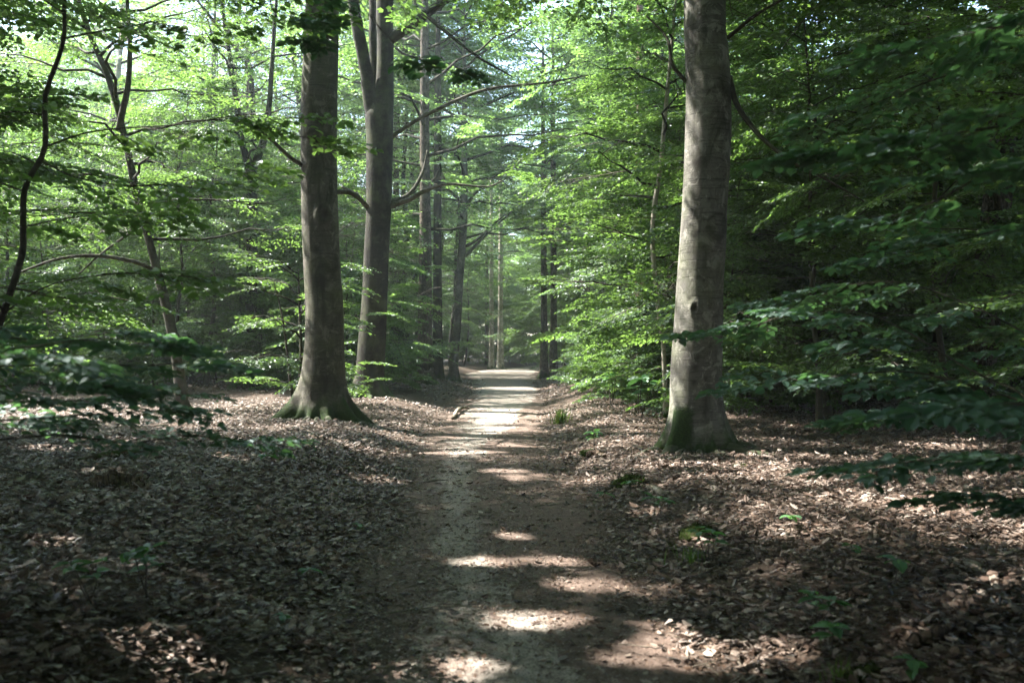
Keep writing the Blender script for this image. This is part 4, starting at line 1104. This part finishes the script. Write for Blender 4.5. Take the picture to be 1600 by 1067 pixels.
litter('leaf_litter', 'brown fallen beech and oak leaves carpeting the floor', [(26000, 2.6, 9, 'oak', .070, .85), (34000, 2.6, 9, 'mid', .052, .75), (38000, 9, 15, 'oak', .072, .8), (52000, 9, 15, 'mid', .06, .7),
        (80000, 15, 26, 'mid', .07, .7), (60000, 26, 50, 'far', .11, .7)], M_DEADLEAF, .035, .035)
litter('leaf_crumbs', 'broken leaf crumbs and twig bits strewn on the path', [(75000, 2.6, 8, 'far', .017, -.6), (60000, 8, 16, 'far', .026, -.6), (30000, 2.6, 9, 'mid', .030, -.1), (16000, 9, 18, 'mid', .045, -.1), (5000, 2.6, 12, 'oak', .055, .1)], M_CRUMB, .6, .004)

# twigs lying about
rng = np.random.default_rng(33)
mb = MB()
for n, y0, y1, ln, rr in ((420, 2.8, 9, .16, .0028), (420, 9, 18, .22, .004), (160, 3, 18, .45, .006)):
    x, Y = scatter_pts(n, y0, y1)
    for a, b in zip(x, Y):
        if abs(a - pc(b)) < pw(b) * .5 and rng.random() < .75: continue
        th = rng.random() * 6.283; L = ln * rng.uniform(.4, 1.5); k = np.linspace(-.5, .5, 5)
        w = np.cumsum(rng.normal(0, .12, 5)); px_, py_ = a + np.cos(th + w) * L * k, b + np.sin(th + w) * L * k
        q = np.stack([px_, py_, gz(px_, py_) + .02 + rng.uniform(0, .02) * (k + .5)], 1)
        mb.tube(q, rr * np.linspace(1.2, .6, 5), 4)
tag(link('twig_litter', mb.mesh('twig_litter', [M_DEAD])), 'small dead twigs strewn through the leaf litter', 'twigs', kind='stuff')
rng = np.random.default_rng(28)
# ------------------------------------------------------------------ seedlings, grass, moss, sticks
def seedling_meshes(r, n, h, leaf):
    st = MB(); cr = Crown(); P0, D0, N0, L0 = [], [], [], []
    for q in range(max(1, n // 5)):
        a = r.random() * 6.28; top = np.array([math.cos(a) * h * .5 * (q > 0), math.sin(a) * h * .5 * (q > 0), h * r.uniform(.7, 1)])
        pts = wobble(np.array([0, 0, -.03]), top, 6, .006, r); st.tube(pts, np.linspace(.004, .002, 6), 5)
        k = n if n < 5 else 6
        for i in range(k):
            b = pts[-1 - (i // 4)]; th = a + i * 2.1 + r.normal(0, .25)
            P0.append(b); D0.append((math.cos(th), math.sin(th), r.normal(-.02, .18))); N0.append((r.normal(0, .2), r.normal(0, .2), 1)); L0.append(leaf * r.uniform(.7, 1.2))
    m = MB(); V, F = leaf_geo(np.array(P0), np.array(D0), np.array(N0), np.array(L0), 'near', .6); m.add(V, F, 0, False)
    return st.mesh('stem', [M_TWIG]), m.mesh('leaves', [M_SEED])
M_SEED = leaf_material('seedling_leaf', (0.04, 0.12, 0.05), (0.06, 0.15, 0.06), (0.08, 0.18, 0.07), (0.12, 0.30, 0.06), .40, .06)
SD = [seedling_meshes(rng, n, h, l) for n, h, l in ((4, .12, .09), (10, .18, .10), (15, .22, .085), (6, .10, .07))]
for px, py, k, sc, lab in [(1112, 885, 2, 1.0, 'tree seedling with a fan of green leaves beside the mossy lump on the right bank'), (1275, 985, 1, .8, 'tree seedling in the right foreground litter, upper of a close pair'),
        (1300, 1035, 1, .8, 'tree seedling in the right foreground litter, lower of a close pair'), (1425, 1062, 3, 1.0, 'small tree seedling at the bottom edge of the right foreground'),
        (1265, 950, 0, .7, 'three-leaved seedling above a close pair of seedlings in the right foreground'), (985, 775, 0, 1.1, 'seedling with narrow leaves in front of the mossy hummock right of path'),
        (1022, 812, 1, .9, 'seedling on the crumbling right bank below the bare root'), (945, 790, 0, .9, 'small seedling at the right edge of the path'),
        (150, 945, 2, .9, 'dark leafy seedling in the left foreground, left of a pair'), (232, 935, 2, 1.1, 'dark leafy seedling in the left foreground, right of a pair'),
        (482, 915, 0, .8, 'lone seedling on litter left of the sandy strip'), (442, 978, 3, .7, 'yellow-green seedling left of the path in the foreground'),
        (930, 705, 1, 1.3, 'leafy seedling on the bank left of the lone grey beech'), (955, 640, 2, 3.0, 'bright green leafy seedling clump left of the lone grey beech root'),
        (1235, 835, 0, 1.0, 'seedling on the sunlit litter right of the mossy lump'), (1400, 915, 0, 1.1, 'pale seedling leaf standing in dark litter at right'),
        (1000, 650, 2, 3.0, 'knee-high seedling close to the left root of the lone grey beech'), (415, 735, 0, 1.2, 'seedling with a shiny leaf below the blurred left branches'),
        (1330, 870, 3, .9, 'seedling half buried in litter in the right middle ground'), (560, 830, 3, .7, 'tiny seedling on the left bank beside the trodden edge')]:
    g = G(px, py)
    t = thing('tree_seedling', lab, 'seedling', g, rng.random() * 6.28, 'green seedlings in the leaf litter'); t.scale = (sc * 1.25,) * 3
    link('stem', SD[k][0], t); link('leaves', SD[k][1], t)

def tuft(px, py, n, h, lab):
    g = G(px, py); mb = MB()
    for _ in range(n):
        a = rng.random() * 6.28; rr = abs(rng.normal(0, h * .35)); b = np.array([math.cos(a) * rr, math.sin(a) * rr, -.01]); a2 = rng.random() * 6.28; L = h * rng.uniform(.5, 1.2)
        tip = b + np.array([math.cos(a2) * L * .5, math.sin(a2) * L * .5, L]); mid = (b + tip) / 2 + np.array([0, 0, L * .15]); w = np.array([-math.sin(a2), math.cos(a2), 0]) * .004 * (h / .15)
        mb.add([b - w, b + w, mid + w * .8, mid - w * .8, tip], [[(0, 1, 2, 3)], [(3, 2, 4)]], 0, True)
    tag(link('grass_tuft', mb.mesh('grass_tuft', [M_GRASS])), lab, 'grass', 'grass tufts by the path').location = list(g)
tuft(876, 662, 160, .30, 'thin pale green grass tuft at the right edge of the path in middle distance')
tuft(1078, 882, 45, .16, 'small grass tuft beside the fan-leaved seedling on the right bank')
tuft(1000, 760, 40, .12, 'short grass tuft under the mossy hummock')
tuft(1310, 1062, 40, .12, 'grass blades at the bottom edge in the right foreground')

def lump(name, lab, cat, px, py, size, r, mat=M_MOSS):
    size = [v * 1.3 for v in size]
    g = G(px, py); n, K = 22, 30
    v = np.linspace(0, np.pi * .55, n); th = np.arange(K) / K * 6.283
    VV, TT = np.meshgrid(v, th, indexing='ij')
    sx = np.sin(VV) * np.cos(TT); sy = np.sin(VV) * np.sin(TT); sz = np.cos(VV)
    k = 1 + .9 * (fbm(sx * 1.8 + px, sy * 1.8 + sz * 2, 61, 4) - .47) + .5 * (fbm(sx * 7 + px, sy * 7 + sz * 6, 63, 3) - .44)
    V = np.stack([sx * k * size[0], sy * k * size[1], sz * k * size[2] - .03], -1)
    i = np.arange(n - 1)[:, None] * K; j = np.arange(K)[None]; j2 = (j + 1) % K
    mb = MB(); mb.add(V.reshape(-1, 3), [np.stack([i + j, i + K + j, i + K + j2, i + j2], -1).reshape(-1, 4)])
    nn = 260; a = rng.integers(0, n * K, nn)
    pp = V.reshape(-1, 3)[a]; dd = pp / (np.linalg.norm(pp, axis=1)[:, None] + 1e-6) + rng.normal(0, .5, (nn, 3))
    VL, FL = leaf_geo(pp, dd, rng.normal(0, 1, (nn, 3)), np.full(nn, .02), 'far', .35); mb.add(VL, FL, 0, False)
    o = tag(link(name, mb.mesh(name, [mat])), lab, cat); o.location = list(g); return o
lump('mossy_hummock', 'mossy hummock on the bank between path and lone grey beech', 'moss', 988, 757, (.16, .13, .11), rng)
lump('mossy_hummock', 'mossy lump on the crumbling right bank beside the fan-leaved seedling', 'moss', 1092, 838, (.12, .09, .09), rng)
lump('mossy_stone', 'flat mossy patch on litter right of the lone grey beech', 'moss', 1158, 727, (.16, .09, .035), rng)
lump('tree_stump', 'dark rotten stump lump in the left floor', 'stump', 178, 762, (.24, .13, .13), rng, M_LOG)
lump('mossy_hummock', 'dark mossy clump in the right foreground beside the rotten log', 'moss', 1362, 1055, (.10, .08, .05), rng)
lump('mossy_hummock', 'small mossy lump at the path edge right of the far grass tuft', 'moss', 925, 712, (.16, .1, .09), rng)

def stick(name, lab, cat, pts, rad, mat=M_DEAD, seg=8, lift=.6, group=None, kids=(), bend=0.0):
    w = [G(*p) for p in pts]; o = w[0].copy(); r0 = max(rad)
    c = smooth_chain(np.array(w), 16)
    c[:, 2] = gz(c[:, 0], c[:, 1]) + r0 * lift + bend * np.sin(np.linspace(0, np.pi, 16))
    c += rng.normal(0, r0 * .12, c.shape)
    mb = MB(); mb.tube(c - o, np.interp(np.linspace(0, 1, 16), np.linspace(0, 1, len(rad)), rad) * rng.uniform(.88, 1.12, 16), seg)
    ob = tag(link(name, mb.mesh(name, [mat])), lab, cat, group); ob.location = list(o)
    for kp, kr in kids:
        q = smooth_chain(np.array([G(*p) for p in kp]), 8); q[:, 2] = gz(q[:, 0], q[:, 1]) + r0 * lift + np.linspace(0, .03, 8)
        m2 = MB(); m2.tube(q - o, np.linspace(kr, kr * .5, 8), 6); link('side_twig', m2.mesh('side_twig', [mat]), ob)
    return ob
stick('fallen_stick', 'forked twig lying on the middle of the path', 'stick', [(833, 806), (826, 800), (823, 790), (828, 785)], [.012, .009, .006], M_DEAD, 6, .7, 'sticks on the ground', [([(826, 800), (836, 795), (846, 789)], .005)])
stick('fallen_stick', 'thick short stick lying across the sandy strip left of path centre', 'stick', [(662, 757), (680, 754), (700, 753)], [.02, .032, .02], M_DEAD, 8, .5, 'sticks on the ground')
stick('fallen_branch', 'curved pale branch end poking onto the path from the left bank', 'branch', [(708, 657), (714, 649), (722, 643), (733, 640)], [.04, .05, .045, .02], M_DEAD, 8, 1.0, None, bend=.05)
stick('fallen_stick', 'thin crooked root lying along the left edge of the near path', 'stick', [(653, 1005), (648, 985), (640, 968), (636, 960)], [.007, .009, .006], M_DEAD, 6, .4, 'sticks on the ground')
stick('fallen_stick', 'short stick lying on the sandy strip beside the thin crooked root', 'stick', [(680, 985), (683, 972), (686, 962)], [.006, .007, .004], M_DEAD, 6, .4, 'sticks on the ground')
stick('fallen_stick', 'pale stick slanting through red-brown crumbs at the right path edge', 'stick', [(1152, 912), (1172, 925), (1200, 942)], [.008, .011, .013], M_DEAD, 7, .5, 'sticks on the ground')
stick('fallen_branch', 'dark bark-covered piece of branch lying in the right foreground', 'log', [(1420, 1012), (1465, 1002), (1515, 985)], [.035, .045, .03], M_LOG, 12, .6)
stick('fallen_branch', 'long grey branch lying at far right in the foreground', 'branch', [(1490, 880), (1535, 890), (1560, 925), (1590, 960), (1640, 985)], [.022, .025, .025, .022], M_DEAD, 8, .6)
stick('fallen_stick', 'long thin dark stick above the bark-covered branch piece', 'stick', [(1375, 955), (1420, 958), (1470, 973), (1530, 972), (1610, 955)], [.008, .012, .011, .008], M_LOG, 6, 1.0, 'sticks on the ground')
stick('exposed_root', 'bare curved root end sticking out of the right bank', 'root', [(1012, 765), (1022, 770), (1032, 779), (1045, 778)], [.03, .028, .034, .03], M_DEAD, 8, .9, None, bend=.03)
stick('exposed_root', 'dark root knuckle on the right bank beyond the mossy hummock', 'root', [(918, 716), (930, 713), (945, 716)], [.05, .06, .03], M_LOG, 8, .7)
stick('mossy_log', 'moss-covered log sunk in litter below the blurred left branches', 'log', [(125, 725), (170, 716), (215, 711)], [.05, .06, .045], M_MOSS, 10, .4)
stick('fallen_stick', 'thin twig on litter below the right side of the lone grey beech', 'stick', [(1095, 700), (1112, 712), (1125, 716)], [.03, .035, .01], M_DEAD, 7, .6, 'sticks on the ground')
stick('fallen_stick', 'pale thin twig at the left foot of the lone grey beech', 'stick', [(1000, 712), (1012, 704), (1022, 698)], [.012, .014, .008], M_DEAD, 6, .8, 'sticks on the ground')
stick('fallen_stick', 'dark decayed stick in the litter left of the sandy strip', 'stick', [(470, 838), (495, 838), (530, 840)], [.012, .016, .01], M_LOG, 7, .6, 'sticks on the ground')
stick('fallen_stick', 'twig with bark flakes lying at the right edge of the near path', 'stick', [(1050, 978), (1080, 970), (1112, 962)], [.008, .011, .006], M_LOG, 6, .6, 'sticks on the ground')
stick('fallen_stick', 'thin dark stick in the left corner foreground', 'stick', [(180, 985), (260, 960), (330, 965)], [.006, .01, .006], M_LOG, 6, .8, 'sticks on the ground')

for p in UN + FAR + SHR:
    if p.name not in USED:
        for c in list(p.children): bpy.data.objects.remove(c)
        bpy.data.objects.remove(p)

# ------------------------------------------------------------------ thin haze added to veil the distance and lift its darks
HZ = 0.0009
if HZ:
    zt = max(40.0, 1.0)
    X0, X1, Y0, Y1, Z0, Z1 = -130, 130, -40, 190, -2.5, 34
    v = [(x, y, z) for x in (X0, X1) for y in (Y0, Y1) for z in (Z0, Z1)]
    mb = MB(); mb.add(v, [[(0, 1, 3, 2), (4, 6, 7, 5), (0, 4, 5, 1), (2, 3, 7, 6), (0, 2, 6, 4), (1, 5, 7, 3)]], 0, False)
    h = NT('fill_haze'); pv = h.n('ShaderNodeVolumePrincipled')
    pv.inputs['Color'].default_value = (0.80, 0.90, 0.93, 1); pv.inputs['Density'].default_value = HZ; pv.inputs['Anisotropy'].default_value = 0.35
    h.l(pv.outputs[0], h.out.inputs['Volume'])
    tag(link('haze', mb.mesh('haze', [h.m])), 'faint pale blue haze added between the trees to lift the darks', 'haze', kind='stuff')
    cy.volume_bounces = 1
